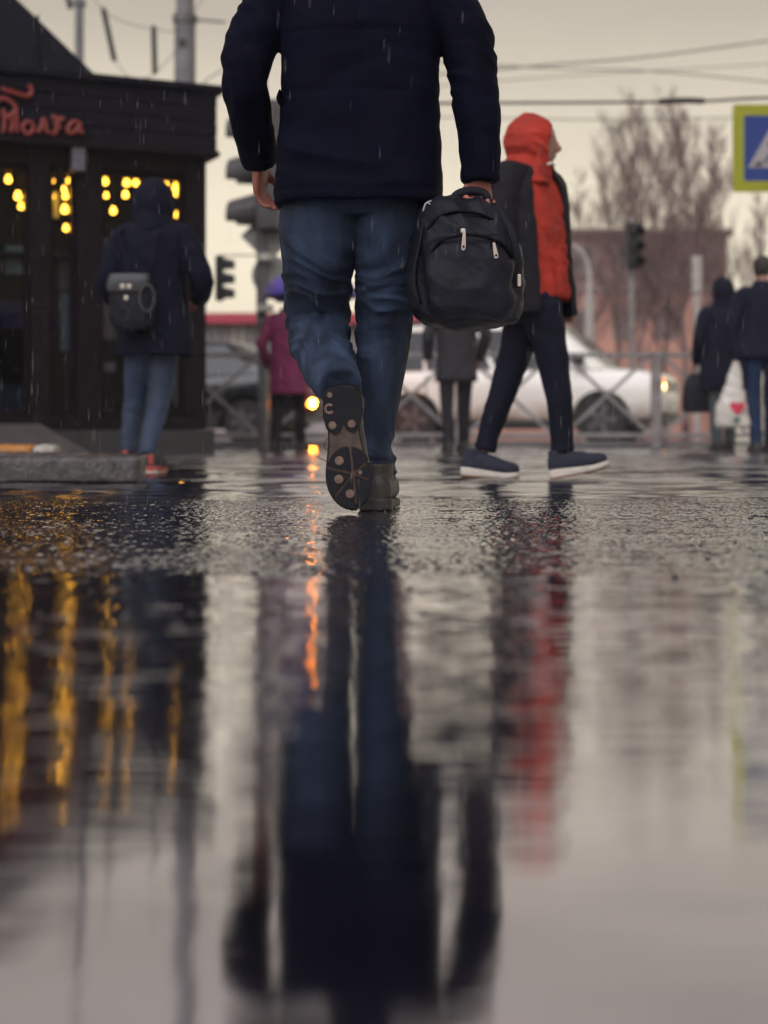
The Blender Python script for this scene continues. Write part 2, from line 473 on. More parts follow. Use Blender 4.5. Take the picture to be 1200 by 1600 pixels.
for i, (a, b, m) in enumerate(((-4.6, -3.4, M_KERB_W), (-3.39, -2.07, M_KERB_O), (-2.06, -1.93, M_KERB_W))):
    kerb_stone("kerb_stone", a, b, 9.0, 9.18, .135, m, 70+i, ykb)

# ================================================================== THE KIOSK
KA = math.atan2(.7, 1.569); KB = Vector((-1.506, 13.0, 0))       # right front corner and the facade's direction
def k_at(px, py, off=0.0):
    """point of the facade (or of a plane off metres behind it) at a photograph pixel -> (local x, z)"""
    dx, dy = math.cos(KA), math.sin(KA); s = (px - 600) / FPX
    ox, oy = KB.x - dy*off, KB.y + dx*off
    t = (s*oy - ox) / (dx - s*dy); Y = oy + t*dy
    return t, CAM_H + (HOR - py) * Y / FPX
M_TIMBER = mat("dark_brown_timber", (.0070, .0042, .0066), spec=.12, rough=.6, var=.5, scale=5, aniso=(6, 6, .6), bump=.3, bscale=20)
M_FASCIA = mat("dark_fascia_board", (.0048, .0045, .0095), spec=.12, rough=.6, var=.4, scale=3, aniso=(.6, 1, 5), bump=.25, bscale=16)
M_ROOFK = mat("dark_roof_sheet", (.004, .0042, .009), spec=.12, rough=.6, var=.4, scale=2, bump=.2)
M_GLASS = glass_mat("window_glass", (.62, .64, .68), ior=1.16)
M_DARKIN = mat("dim_interior", (.006, .007, .013), rough=.8, var=.5, scale=2)
kiosk = empty("cafe_kiosk", KB, KA, label="dark timber cafe kiosk with red lettering and warm bulbs behind glass", cat="kiosk")
XL = -5.6
def kbox(name, x0, x1, y0, y1, z0, z1, m, parent=kiosk, bevel=.006):
    return MB().box(((x0+x1)/2, (y0+y1)/2, (z0+z1)/2), (x1-x0, y1-y0, z1-z0)).build(name, m, parent, bevel=bevel)
kbox("plinth", XL, .06, -.06, 4.2, 0, .22, mat("plinth_concrete", (.014, .012, .015), rough=.5, var=.4, bump=.3))
kbox("floor_slab", XL+.05, 0, .05, 4.1, .222, .28, M_DARKIN)
kbox("wall", XL, -.004, 4.0, 4.15, .225, 2.6, M_TIMBER)
kbox("wall", -.13, -.004, .203, 3.998, .225, 2.6, M_TIMBER)
kbox("wall", XL, XL+.13, .203, 3.998, .225, 2.6, M_TIMBER)
kbox("inner_partition", XL+.2, -.2, 1.5, 1.58, .282, 2.55, mat("inner_partition_paint", (.007, .008, .016), rough=.8, var=.6, scale=1.5))
cols = [(290, 323), (120, 158), (48, 79)]
def kx(px): return k_at(px, 500)[0]
colx = [(kx(a), kx(b)) for a, b in cols]
colx[0] = (colx[0][0], -.002)
colx += [(-2.62, -2.46), (-3.6, -3.42), (-4.6, -4.42), (XL+.002, XL+.16)]
for a, b in colx: kbox("column", a, b, -.012, .20, .222, 2.56, M_TIMBER)
kbox("lintel", XL+.002, -.006, .002, .198, 2.37, 2.555, M_TIMBER)
kbox("sill", XL+.003, -.008, -.05, .199, .224, .33, M_TIMBER)
# fascia: boards under a projecting cornice
zf0, zf1 = k_at(330, 240)[1], k_at(330, 150)[1]
nb = 4
for i in range(nb):
    a = zf0 + (zf1 - zf0) * i / nb; b = zf0 + (zf1 - zf0) * (i+1) / nb - .006
    kbox("fascia_board", XL-.1, .055, -.13 - .004*(i % 2), 4.2, a, b, M_FASCIA)
kbox("cornice", XL-.16, .115, -.19, 4.26, zf1, zf1+.055, M_ROOFK)
kbox("fascia_trim", XL-.12, .075, -.155, 4.22, zf0-.05, zf0-.002, M_TIMBER)
# steep roof set back over the left half
xr, zr = k_at(158, 128)
mb = MB(); zb = zf1 + .056; x0, x1, y0, y1 = XL+.2, xr+.05, .12, 3.9; ap = 2.4
mb.add([(x0,y0,zb),(x1,y0,zb),(x1,y1,zb),(x0,y1,zb),((x0+x1)/2, y0+1.0, zb+ap),((x0+x1)/2, y1-1.0, zb+ap)],
       [(0,1,4),(1,2,5,4),(2,3,5),(3,0,4,5),(0,3,2,1)])
mb.build("roof", M_ROOFK, kiosk)
for i in range(1, 9):                          # standing seams on the front slope
    t = i / 9; xa = x0 + (x1-x0)*t; xm = (x0+x1)/2
    f = 1 - abs(t - .5) * 2
    MB().bar((xa, y0-.012, zb+.02), (xa, y0 + 1.0*f - .012, zb + ap*f + .015), .02, .03).build("roof_seam", M_ROOFK, kiosk)
# windows: frame, mullions and panes between the columns
bays = [(colx[0][0], colx[1][1]), (colx[1][0], colx[2][1]), (colx[2][0], colx[3][1]), (colx[3][0], colx[4][1]), (colx[4][0], colx[5][1]), (colx[5][0], colx[6][1])]
for bi, (xb, xa) in enumerate(bays):
    w = empty("window", (0,0,0)); w.parent = kiosk
    z0, z1 = .332, 2.368
    nm = 2 if xb - xa > .5 else 1
    kbox("frame", xa+.001, xa+.035, .06, .14, z0, z1, M_TIMBER, w, .003); kbox("frame", xb-.035, xb-.001, .06, .14, z0, z1, M_TIMBER, w, .003)
    kbox("frame", xa+.036, xb-.036, .06, .14, z0, z0+.05, M_TIMBER, w, .003); kbox("frame", xa+.036, xb-.036, .06, .14, z1-.05, z1, M_TIMBER, w, .003)
    kbox("transom", xa+.036, xb-.036, .062, .138, 1.62, 1.66, M_TIMBER, w, .003)
    for q in range(nm):
        a = xa + .037 + (xb-xa-.074) * q / nm; b = xa + .037 + (xb-xa-.074) * (q+1) / nm
        if q: kbox("mullion", a-.014, a+.014, .061, .139, z0+.051, 1.619, M_TIMBER, w, .003)
        for (za, zc) in ((z0+.051, 1.619), (1.661, z1-.051)):
            kbox("pane", a+.015 if q else a, b-.015 if q < nm-1 else b, .097, .103, za, zc, M_GLASS, w, 0)
# papers and menu boards behind the panes
def paper(pa, pb, qa, qb, col, y=.16, nm="poster"):
    xa, za = k_at(pa, qb, y); xb, zb = k_at(pb, qa, y)
    m = mat("paper_%d_%d" % (pa, qa), col, rough=.7, var=.3, scale=6)
    kbox(nm, xa, xb, y, y+.006, za, zb, m, kiosk, 0)
paper(9, 40, 384, 428, (.34, .42, .36)); paper(92, 120, 402, 452, (.25, .22, .20)); paper(94, 120, 458, 548, (.34, .38, .40))
paper(82, 92, 300, 340, (.45, .55, .5), .3); paper(161, 176, 372, 392, (.5, .42, .36)); paper(160, 179, 452, 530, (.52, .40, .32))
paper(162, 180, 566, 580, (.5, .45, .48)); paper(273, 291, 556, 636, (.62, .58, .52)); paper(103, 118, 560, 640, (.12, .18, .20), .4)
paper(2, 40, 470, 512, (.05, .06, .20), .5, "sofa_back"); paper(80, 95, 462, 510, (.05, .06, .22), .5, "sofa_back"); paper(-4, 38, 600, 640, (.06, .09, .14), .4, "cabinet")
paper(163, 178, 640, 646, (.5, .45, .42), .17, "shelf")
# lantern on the column
xa, za = k_at(108, 270); xb, zb2 = k_at(128, 234)
kbox("wall_lantern", xa, xb, -.13, -.02, za, zb2, mat("lantern_case", (.10, .10, .13), rough=.3, var=.2), kiosk)
# red letters on the fascia, drawn as bent tubes stroke by stroke
M_NEON = mat("red_sign_letters", (.12, .013, .013), rough=.35, emit=(.9, .09, .05), estr=.045, var=.2)
sc = 170 / 1200.0
def zpt(x, y): 
    u, z = k_at(x*sc, 120 + y*sc); return (u*.985, -.165, z)
strokes = [
 [[(-60,170),(0,192),(60,208),(180,245),(245,250),(268,205),(258,150),(232,140)]],
 [[(-150,330),(-60,280),(0,290),(55,325),(95,380),(80,430),(20,470),(-50,500)], [(100,400),(105,500),(112,650)], [(40,480),(60,560),(40,650)], [(-40,400),(-30,560),(-45,650)]],
 [[(235,530),(185,560),(180,620),(235,665),(290,625),(285,560),(235,530)]],
 [[(345,650),(375,600),(400,515),(425,530),(435,620),(470,655)]],
 [[(495,485),(545,490),(545,570),(540,655),(490,660)], [(548,560),(600,500),(635,515)], [(560,575),(600,600)]],
 [[(800,545),(735,535),(680,590),(680,645),(740,650),(790,600),(805,540),(810,620),(845,660)]],
]
for st in strokes:
    mb = MB()
    for ln in st: mb.tube([zpt(*p) for p in ln], .018, n=8, sub=5)
    mb.build("letter", M_NEON, kiosk, smooth=True)
# ramp up to the door
rp = MB(); xa, xb, xc = -3.0, kx(60), kx(112)
rp.add([(xa,-.07,0),(xc,-1.05,0),(xa,-1.05,0),(xb,-.07,0),(xa,-.07,.27),(xb,-.07,.27)], [(0,3,5,4),(2,1,3,0),(4,5,1,2),(0,4,2),(3,1,5)])
rp.build("entrance_ramp", mat("ramp_concrete", (.09, .08, .08), rough=.35, var=.3, bump=.3), kiosk)
# bulbs on cords behind the glass: one string of lights per bay
M_BULB = mat("warm_bulb", (1, .7, .2), rough=.3, emit=(1.0, .43, .035), estr=16, var=0)
M_CORD = mat("black_cord", (.01, .01, .01), rough=.6)
def bulbs(points, label, y=.17):
    t = empty("string_lights", KB, KA, label=label, cat="string lights", group="strings of warm bulbs in the kiosk")
    top = k_at(100, 262)[1]
    me = None
    for i, (px, py) in enumerate(points):
        x, z = k_at(px, py, y); r = .024
        if me is None: me = MB().loft([((0,0,-r), (r*.2,0,0), (0,r*.2,0)), ((0,0,-r*.6), (r*.85,0,0), (0,r*.85,0)), ((0,0,0), (r,0,0), (0,r,0)), ((0,0,r*.8), (r*.7,0,0), (0,r*.7,0)), ((0,0,r*1.5), (r*.4,0,0), (0,r*.4,0))], n=12, sub=2).mesh("bulb")
        b = link("bulb", me, M_BULB, t, (x, y, z), True); b.scale = (1.0 + .22*math.sin(i*2.7 + px),)*3
    mb = MB(); xs_ = sorted({round(k_at(p, 300, y)[0], 3) for p, _ in points})
    for px, py in points:
        x, z = k_at(px, py, y); mb.cyl((x, y, z+.03), (x, y, 2.36), .003, 5)
    mb.cyl((xs_[0]-.03, y, 2.362), (xs_[-1]+.03, y, 2.362), .006, 6)
    mb.build("cord", M_CORD, t)
bulbs([(13,281),(42,281),(28,307),(47,307),(33,323),(44,323)], "warm bulbs in the kiosk window beneath the red lettering, at the photo's edge")
bulbs([(81,283),(108,283),(100,296),(80,307),(102,307),(101,328),(103,357)], "warm bulbs hanging in the narrow kiosk bay beside the wall lantern")
bulbs([(164,284),(166,306),(198,286),(196,305),(212,286),(260,291),(275,294),(276,303),(277,336),(177,330)], "warm bulbs in the wide kiosk window around the hooded head")
# ================================================================== STREET FURNITURE
M_GALV = mat("galvanised_steel", (.24, .222, .22), rough=.4, metal=.15, var=.3, scale=6)
M_DGALV = mat("dull_grey_steel", (.13, .125, .13), rough=.5, metal=.3, var=.3, scale=5)
M_BLACKP = mat("black_plastic", (.012, .012, .016), rough=.45, var=.3)
# ---- guard rail: posts, rails and crossed braces, panel by panel
FD = 18.0; FPAN = 306 * FD / FPX                     # 2.3 m panels
def fx_(px): return (px - 600) * FD / FPX
names = {0: "left of the kiosk corner", 1: "crossed guard rail panel between the kiosk and the signal pole", 2: "crossed guard rail panel behind the striding man's legs",
         3: "crossed guard rail panel in front of the white car's doors", 4: "crossed guard rail panel in front of the white car's grille"}
for k in (1, 2, 3, 4):
    p1 = 1025 - 306*(3 - k); p0 = p1 - 306
    x0, x1 = fx_(p0), fx_(p1)
    g = empty("guard_rail", ((x0+x1)/2, FD, 0), label=names[k], cat="fence", group="guard rail panels along the road")
    hw = (x1 - x0)/2
    MB().box((hw, 0, .565), (.115, .10, 1.13)).build("post", M_GALV, g, bevel=.01)
    if k == 1: MB().box((-hw, 0, .565), (.115, .10, 1.13)).build("post", M_GALV, g, bevel=.01)
    MB().box((0, 0, 1.09), (2*hw-.118, .05, .055)).build("rail", M_GALV, g, bevel=.006)
    MB().box((0, 0, .15), (2*hw-.118, .05, .055)).build("rail", M_GALV, g, bevel=.006)
    MB().box((0, 0, .05), (2*hw-.118, .04, .05)).build("rail", M_DGALV, g)
    for s in (0,):
        MB().box((s*2*hw*.5, .012, .62), (.045, .02, .86)).build("upright", M_GALV, g)
    for s in (-1, 1):
        c = s*hw*.5; w = hw*.42
        for q in (-1, 1):
            MB().bar((c-w, -.016 - .013*(q > 0), .62 - q*.44), (c+w, -.016 - .013*(q > 0), .62 + q*.44), .040, .012, up=(0,1,0)).build("brace", M_GALV, g)

# ---- signal pole with sign backs, beside the umbrella
PD = 16.8
def sigpt(px, py, d=PD): return W(px, py, d)
b = sigpt(409, 700); b.z = 0
sp = empty("signal_pole", b, label="thin dark signal pole carrying sign backs and a visored traffic light", cat="traffic light")
def loc(px, py, dy=0.0): 
    q = W(px, py, PD) - b; q.y = dy; return q
ztop = loc(418, -40).z
MB().tube([(0,0,0), (0,0,1.35), (0,0,1.36), (0,0,ztop)], [.042, .042, .061, .055], n=14, sub=1).build("pole", M_DGALV, sp)
MB().cyl((0,0,0), (0,0,.03), .11, 18).build("base_plate", M_DGALV, sp)
for py in (403, 482):
    q = loc(418, py); MB().cyl((q.x-.02, -.05, q.z-.035), (q.x-.02, -.05, q.z+.035), .09, 14).build("clamp", mat("pale_clamp", (.5, .48, .42), rough=.4), sp)
q = loc(418, 368, .04)                         # back of a diamond sign
M_SBACK = mat("grey_sign_back", (.27, .265, .26), rough=.45, metal=.3, var=.15)
Mx = Matrix.Translation((q.x, .055, q.z)) @ Matrix.Rotation(R(90), 4, 'X')
r = .30
MB().prism([(-r,0),(0,-r),(r,0),(0,r)], -.004, .004, Mx).build("diamond_plate", M_SBACK, sp, bevel=.004)
q = loc(424, 430)
Mx = Matrix.Translation((q.x, .055, q.z)) @ Matrix.Rotation(R(90), 4, 'X')
MB().prism([(.22*math.cos(a*math.pi/16), .22*math.sin(a*math.pi/16)) for a in range(32)], -.004, .004, Mx).build("round_plate", M_SBACK, sp)
def visor(mb, c, d, r, L, cut=.35):
    """a lamp hood: half tube open below, along direction d"""
    d = Vector(d).normalized(); u = Vector((0,0,1)); x = d.cross(u).normalized(); n = 14; v = []; f = []
    for j, (t, rr, lo) in enumerate(((0, 1, -1.25), (1, .96, -.35))):
        for i in range(n+1):
            a = math.pi/2 + (i/n - .5) * 2 * (math.pi/2 - lo*.9)
            for rad in (rr, rr*.93):
                v.append(Vector(c) + d*(L*t) + x*(math.cos(a)*r*rad) + u*(math.sin(a)*r*rad))
    m = (n+1)*2
    for i in range(n):
        a = i*2; b_ = a + 2
        f += [(a, b_, b_+m, a+m), (a+1, a+m+1, b_+m+1, b_+1), (a, a+1, b_+1, b_), (a+m, b_+m, b_+m+1, a+m+1)]
    f += [(0, m, m+1, 1), (n*2, n*2+1, n*2+1+m, n*2+m)]
    mb.add(v, f)
def signal_head(parent, c, facing, R0, name="signal_head", lens_r=None, mhead=M_BLACKP):
    """three lamp housing with hoods; facing = horizontal direction of the lamps"""
    c = Vector(c); d = Vector(facing).normalized(); s = d.cross(Vector((0,0,1)))
    Mr = Matrix((d, s, Vector((0,0,1)))).transposed()
    h = MB().box(c, (R0*1.3, R0*2.5, R0*7.4), Mr).build(name, mhead, parent, bevel=R0*.15)
    for k in (-1, 0, 1):
        cc = c + Vector((0,0,k*R0*2.4)) + d*(R0*.66)
        mb = MB(); visor(mb, cc, d + Vector((0,0,-.22)), R0*1.02, R0*1.9); mb.build("hood", mhead, h)
        MB().ball(cc - d*(R0*.3), (R0*.85,)*3, 14, 8).build("lens", mat("dark_lens", (.03, .03, .04), rough=.2), h)
    return h
M_SIGGREY = mat("weathered_signal_housing", (.065, .060, .064), rough=.5, var=.3)
q = loc(426, 262); signal_head(sp, (q.x, -.02, q.z), (-1, .25, 0), .19, mhead=M_SIGGREY)
MB().bar((0, 0, q.z+.3), (q.x, 0, q.z+.3), .04).build("bracket", M_DGALV, sp)
# small repeater on its own bracket, lamps turned to the right
q = loc(343, 435)
rpt = signal_head(sp, (q.x, 0, q.z), (1, .05, 0), .066)
MB().bar((q.x, 0, loc(0, 399).z), (-.03, 0, loc(0, 399).z), .014).build("bracket", M_DGALV, sp)

# ---- far signal over the wall on the right
b = W(987, 690, 26); b.z = 0
s2 = empty("far_signal", b, label="dark traffic light on a thin pole in front of the brick building", cat="traffic light")
q = W(987, 386, 26) - b; 
MB().cyl((0,0,0), (0,0,q.z+.5), .05, 12).build("pole", M_GALV, s2)
signal_head(s2, (0, -.15, q.z), (.35, -1, 0), .105)
# ---- curved lamp post and a plain pale pole
b = W(921, 690, 30); b.z = 0
lp = empty("street_lamp", b, label="pale lamp post with a hooked arm beside the red hoodie walker", cat="street lamp")
def lq(px, py): 
    v = W(px, py, 30) - b; v.y = 0; return v
M_PALE = mat("pale_painted_steel", (.42, .38, .36), rough=.5, var=.2)
MB().tube([(0,0,0), lq(921,480), lq(921,430), lq(914,402), lq(896,384), lq(872,374)], [.085, .07, .045, .04, .04, .035], n=12).build("post", M_PALE, lp, smooth=True)
MB().tube([(0,0,0), lq(921,540), lq(921,462), lq(921,460)], [.11, .10, .10, .05], n=12, sub=1).build("sleeve", M_PALE, lp)
q = lq(862, 371); MB().loft([(q+Vector((.16,0,.02)), (0,.05,0), (0,0,.03)), (q, (0,.13,0), (0,0,.06)), (q-Vector((.3,0,0)), (0,.06,0), (0,0,.03))], n=14).build("lamp_head", M_PALE, lp, smooth=True)
b = W(1089, 690, 24); b.z = 0
ps = empty("sign_post", b, label="plain pale steel post rising behind the guard rail's end", cat="post")
zt = (W(1089, 402, 24)).z
MB().cyl((0,0,0), (0,0,zt), .055, 14).build("post", M_PALE, ps)
MB().cyl((0,0,zt-.55), (0,0,zt+.02), .085, 14).build("sleeve", M_PALE, ps)

# ---- concrete mast and slim mast behind the kiosk, with their rods and wires
M_MAST = mat("grey_mast_paint", (.16, .155, .165), rough=.55, var=.3, scale=3)
b = W(289, 690, 21); b.z = 0
ms = empty("tram_mast", b, label="thick grey mast rising behind the kiosk's flat end", cat="mast")
MB().tube([(0,0,0), (0,0,W(0,30,21).z), (0,0,W(0,28,21).z), (0,0,10)], [.16, .145, .125, .11], n=22, sub=1).build("mast", M_MAST, ms)
z = W(0, 30, 21).z
MB().cyl((0,0,z-.05), (0,0,z+.05), .17, 22).build("collar", M_DGALV, ms)
MB().box((-.02, -.15, W(0,70,21).z), (.10, .05, .10)).build("box", M_BLACKP, ms, bevel=.01)
MB().tube([(.1,0,z), (.55,0,z-.04)], .018, n=8).build("arm", M_DGALV, ms)
b = W(124, 690, 26); b.z = 0
m2 = empty("slim_mast", b, label="slim grey mast standing behind the kiosk's steep roof", cat="mast")
MB().tube([(0,0,0), (0,0,W(0,5,26).z), (0,0,9.5)], [.085, .075, .065], n=16, sub=1).build("mast", M_MAST, m2)
MB().box((0, 0, W(0,5,26).z), (.2, .2, .08)).build("collar", M_DGALV, m2)
def wire(pts, d, r, label, sag=0.0, m=None, d2=None):
    if d2 is None: d2 = d
    V = [W(p, q, d + (d2-d)*i/(len(pts)-1)) for i, (p, q) in enumerate(pts)]
    mb = MB(); mb.tube(V, r, n=6, sub=6)
    o = mb.build("overhead_wire", m or M_BLACKP); tag(o, label, "wire", "overhead wires"); return o
for px0, py0, px1, py1, lab in ((161, 12, 179, 96, "tilted black insulator rod hanging between the two masts"), (240, 40, 242, 116, "upright black insulator rod hanging beside the thick mast"), (100, -30, 110, 14, "black insulator rod at the photo's top beside the slim mast")):
    a, c = W(px0, py0, 20), W(px1, py1, 20)
    tag(MB().tube([a, a+(c-a)*.04, a+(c-a)*.96, c], [.02, .036, .036, .02], n=10, sub=1).build("insulator_rod", M_BLACKP), lab, "insulator", "hanging insulator rods")
M_WIRE = mat("weathered_wire", (.10, .095, .10), rough=.6)
wire([(130,-40),(165,20),(240,45),(288,38),(350,-60)], 20.2, .006, "thin wire joining the insulator rods above the kiosk", m=M_WIRE)
wire([(178,92),(205,122),(242,114),(290,60)], 20.1, .006, "slack wire under the insulator rods above the kiosk", m=M_WIRE)
wire([(305,140),(350,108),(500,30)], 20.4, .008, "stay wire climbing from the thick mast behind the sleeve", m=M_WIRE)
wire([(560,162),(780,161),(950,160),(1100,158),(1170,154),(1330,148)], 17.0, .016, "thick black cable running just above the crossing sign")
wire([(1030,159),(1065,157),(1100,158)], 16.95, .034, "short dark splice on the cable above the bare trees")
wire([(640,120),(850,102),(1000,90),(1200,64),(1300,50)], 24, .013, "upper thin wire rising toward the crossing sign", m=M_WIRE)
wire([(640,94),(850,106),(1030,112),(1200,128),(1300,138)], 26, .011, "thin wire sagging below the upper wire over the trees", m=M_WIRE)
wire([(640,182),(850,186),(1000,187),(1140,184),(1300,180)], 26, .010, "faint lower wire behind the thick black cable", m=M_WIRE)
wire([(640,138),(850,121),(1000,112),(1200,100),(1300,92)], 30, .009, "faintest wire crossing between the upper wires", m=M_WIRE)

# ---- crossing sign on a mast arm at the right
SD = 15.8; u = SD / FPX
b = Vector(((1345-600)*u, SD+.25, 0))
cs = empty("crossing_sign", b, label="yellow bordered blue crossing sign with a walking figure", cat="sign")
c = W(1213.5, 231.5, SD) - b; c.y = -.25
def flat(poly, y0, y1, m, name):
    Mx = Matrix.Translation(c) @ Matrix.Rotation(R(90), 4, 'X')
    return MB().prism(poly, -y1, -y0, Mx).build(name, m, cs)
def rrect(h, r, n=6):
    out = []
    for cx, cy, a0 in ((h-r, h-r, 0), (-h+r, h-r, 90), (-h+r, -h+r, 180), (h-r, -h+r, 270)):
        out += [(cx + r*math.cos(R(a0+90*i/n)), cy + r*math.sin(R(a0+90*i/n))) for i in range(n+1)]
    return out
flat(rrect(68.5*u, 5*u), 0, .012, mat("lime_yellow_border", (.30, .31, .008), rough=.4, var=.08), "border_panel")
flat(rrect(51*u, 3*u), -.004, -.0005, mat("sign_blue", (.002, .028, .20), rough=.35, var=.1), "blue_field")
flat([(-45*u, -30.5*u), (45*u, -30.5*u), (0, 49*u)], -.008, -.0045, mat("sign_white", (.34, .31, .32), rough=.4, var=.1), "white_triangle")
M_FIG = mat("sign_black", (.012, .013, .016), rough=.5, var=.1)
fig = MB(); Mx = Matrix.Translation(c) @ Matrix.Rotation(R(90), 4, 'X')
def fp(poly): fig.prism([(x*u, y*u) for x, y in poly], .0085, .0115, Mx)
fp([(2+4.2*math.cos(i*math.pi/8), 26+4.2*math.sin(i*math.pi/8)) for i in range(16)])
fp([(-4,20),(5,20),(6,2),(-3,2)]); fp([(-4,19),(-12,9),(-14,3),(-11,2),(-9,8),(-3,14)]); fp([(5,19),(13,10),(12,7),(5,13)])
fp([(-3,3),(2,3),(-8,-10),(-17,-24),(-21,-24),(-12,-9)]); fp([(1,3),(6,3),(10,-9),(16,-23),(11,-24),(5,-9)])
fp([(-36,-28),(-24,-28),(-22,-22),(-32,-22)]); fp([(-6,-28),(6,-28),(5,-22),(-5,-22)]); fp([(22,-28),(34,-28),(30,-22),(20,-22)])
fig.build("walking_figure", M_FIG, cs)
MB().cyl((0,0,0), (0,0,W(0,120,SD).z), .06, 16).build("post", M_GALV, cs)
MB().bar((0, 0, c.z+.3), (c.x-.3, 0, c.z+.3), .05).build("arm", M_GALV, cs)
MB().bar((0, 0, c.z-.3), (c.x-.3, 0, c.z-.3), .05).build("arm", M_GALV, cs)
for s in (-.3, .3): MB().box((c.x+.1, -.13, c.z+s), (.05, .22, .05)).build("clamp", M_GALV, cs)
# small far crossing sign
b = W(648, 690, 33); b.z = 0
fs = empty("far_crossing_sign", b, label="tiny yellow and blue crossing sign beside the white car's tail", cat="sign")
q = W(646, 531, 33) - b
MB().cyl((0,0.03,0), (0,0.03,q.z+.25), .03, 10).build("post", M_GALV, fs)
MB().box((q.x, 0, q.z), (.27, .015, .40)).build("border_panel", MATS["lime_yellow_border"], fs)
MB().box((q.x+.01, -.012, q.z-.03), (.16, .006, .24)).build("blue_field", MATS["sign_blue"], fs)

# ================================================================== FAR BUILDINGS
M_BRICK = mat("old_brick", (.24, .125, .115), rough=.85, var=.3, scale=1.2, color2=(.30, .17, .155))
M_PINK = mat("pink_render", (.58, .29, .225), rough=.85, var=.3, scale=.6)
M_FARGL = mat("far_window_glass", (.20, .15, .16), rough=.35, var=.3, scale=.8)
M_FARFR = mat("far_window_frame", (.30, .24, .225), rough=.7)
BD = 75.0
def bp_(px, py): return W(px, py, BD)
a, e = bp_(560, 690), bp_(1137, 690)
bld = empty("brick_building", ((a.x+e.x)/2, BD, 0), label="long flat roofed brick building with a pink ground floor", cat="building")
hw = (e.x - a.x)/2; zr_ = bp_(0, 368).z; zp = bp_(0, 452).z
MB().box((0, 6, (zp+zr_)/2+.002), (2*hw, 12, zr_-zp)).build("wall", M_BRICK, bld)
MB().box((0, 6, zp/2), (2*hw+.1, 12.1, zp)).build("ground_floor", M_PINK, bld)
MB().box((0, 6, zr_+.15), (2*hw+.5, 12.5, .3)).build("roof", mat("brown_roof_edge", (.18, .10, .10), rough=.8), bld)
MB().box((0, -.08, zp), (2*hw+.1, .16, .25)).build("string_course", M_FARFR, bld)
for i in range(9):
    x = -hw + 1.1 + i * (2*hw-2.2)/8
    for z, hgt in (((zp+zr_)/2 + .1, 1.45), (zp-1.75, 1.5)):
        w = MB().box((x, -.02, z), (1.15, .12, hgt)).build("window", M_FARFR, bld)
        for sx in (-1, 1): MB().box((x + sx*.27, -.085, z), (.44, .02, hgt-.2)).build("pane", M_FARGL, w)
# market pavilion at the left
LD = 40.0
a, e = W(250, 690, LD), W(652, 690, LD)
pv = empty("market_pavilion", ((a.x+e.x)/2, LD, 0), label="low market pavilion with a red fascia and slatted grey front", cat="building")
hw = (e.x - a.x)/2
def pz(py): return W(0, py, LD).z
MB().box((0, 2.2, pz(505)/2), (2*hw, 4, pz(505))).build("wall", mat("pavilion_wall", (.35, .31, .31), rough=.8, var=.2), pv)
MB().box((0, 2, (pz(490)+pz(506))/2), (2*hw+.3, 4.6, pz(490)-pz(506))).build("fascia", mat("red_fascia", (.42, .04, .07), rough=.5, var=.15), pv)
M_SLAT = mat("grey_slat", (.25, .23, .24), rough=.6, var=.2); M_SLAT2 = mat("pale_slat", (.40, .36, .34), rough=.6, var=.2)
n = 30
for i in range(n):
    x = -hw + .15 + (2*hw-.3)*i/(n-1)
    MB().box((x, .13, (pz(508)+pz(554))/2), ((2*hw-.3)/n*.72, .1, pz(508)-pz(554))).build("slat", M_SLAT2 if i in (8, 9, 3, 17, 18) else M_SLAT, pv)
cols_ = [(.55, .42, .06), (.55, .06, .09), (.6, .55, .5), (.55, .42, .06), (.5, .05, .08), (.62, .58, .52)]
for i in range(6):
    x = -hw + 2*hw*(i+.5)/6
    MB().box((x, .13, (pz(558)+pz(600))/2), (2*hw/6-.06, .1, pz(558)-pz(600))).build("panel", mat("shop_panel_%d" % (i % 6), cols_[i], rough=.5, var=.2), pv)

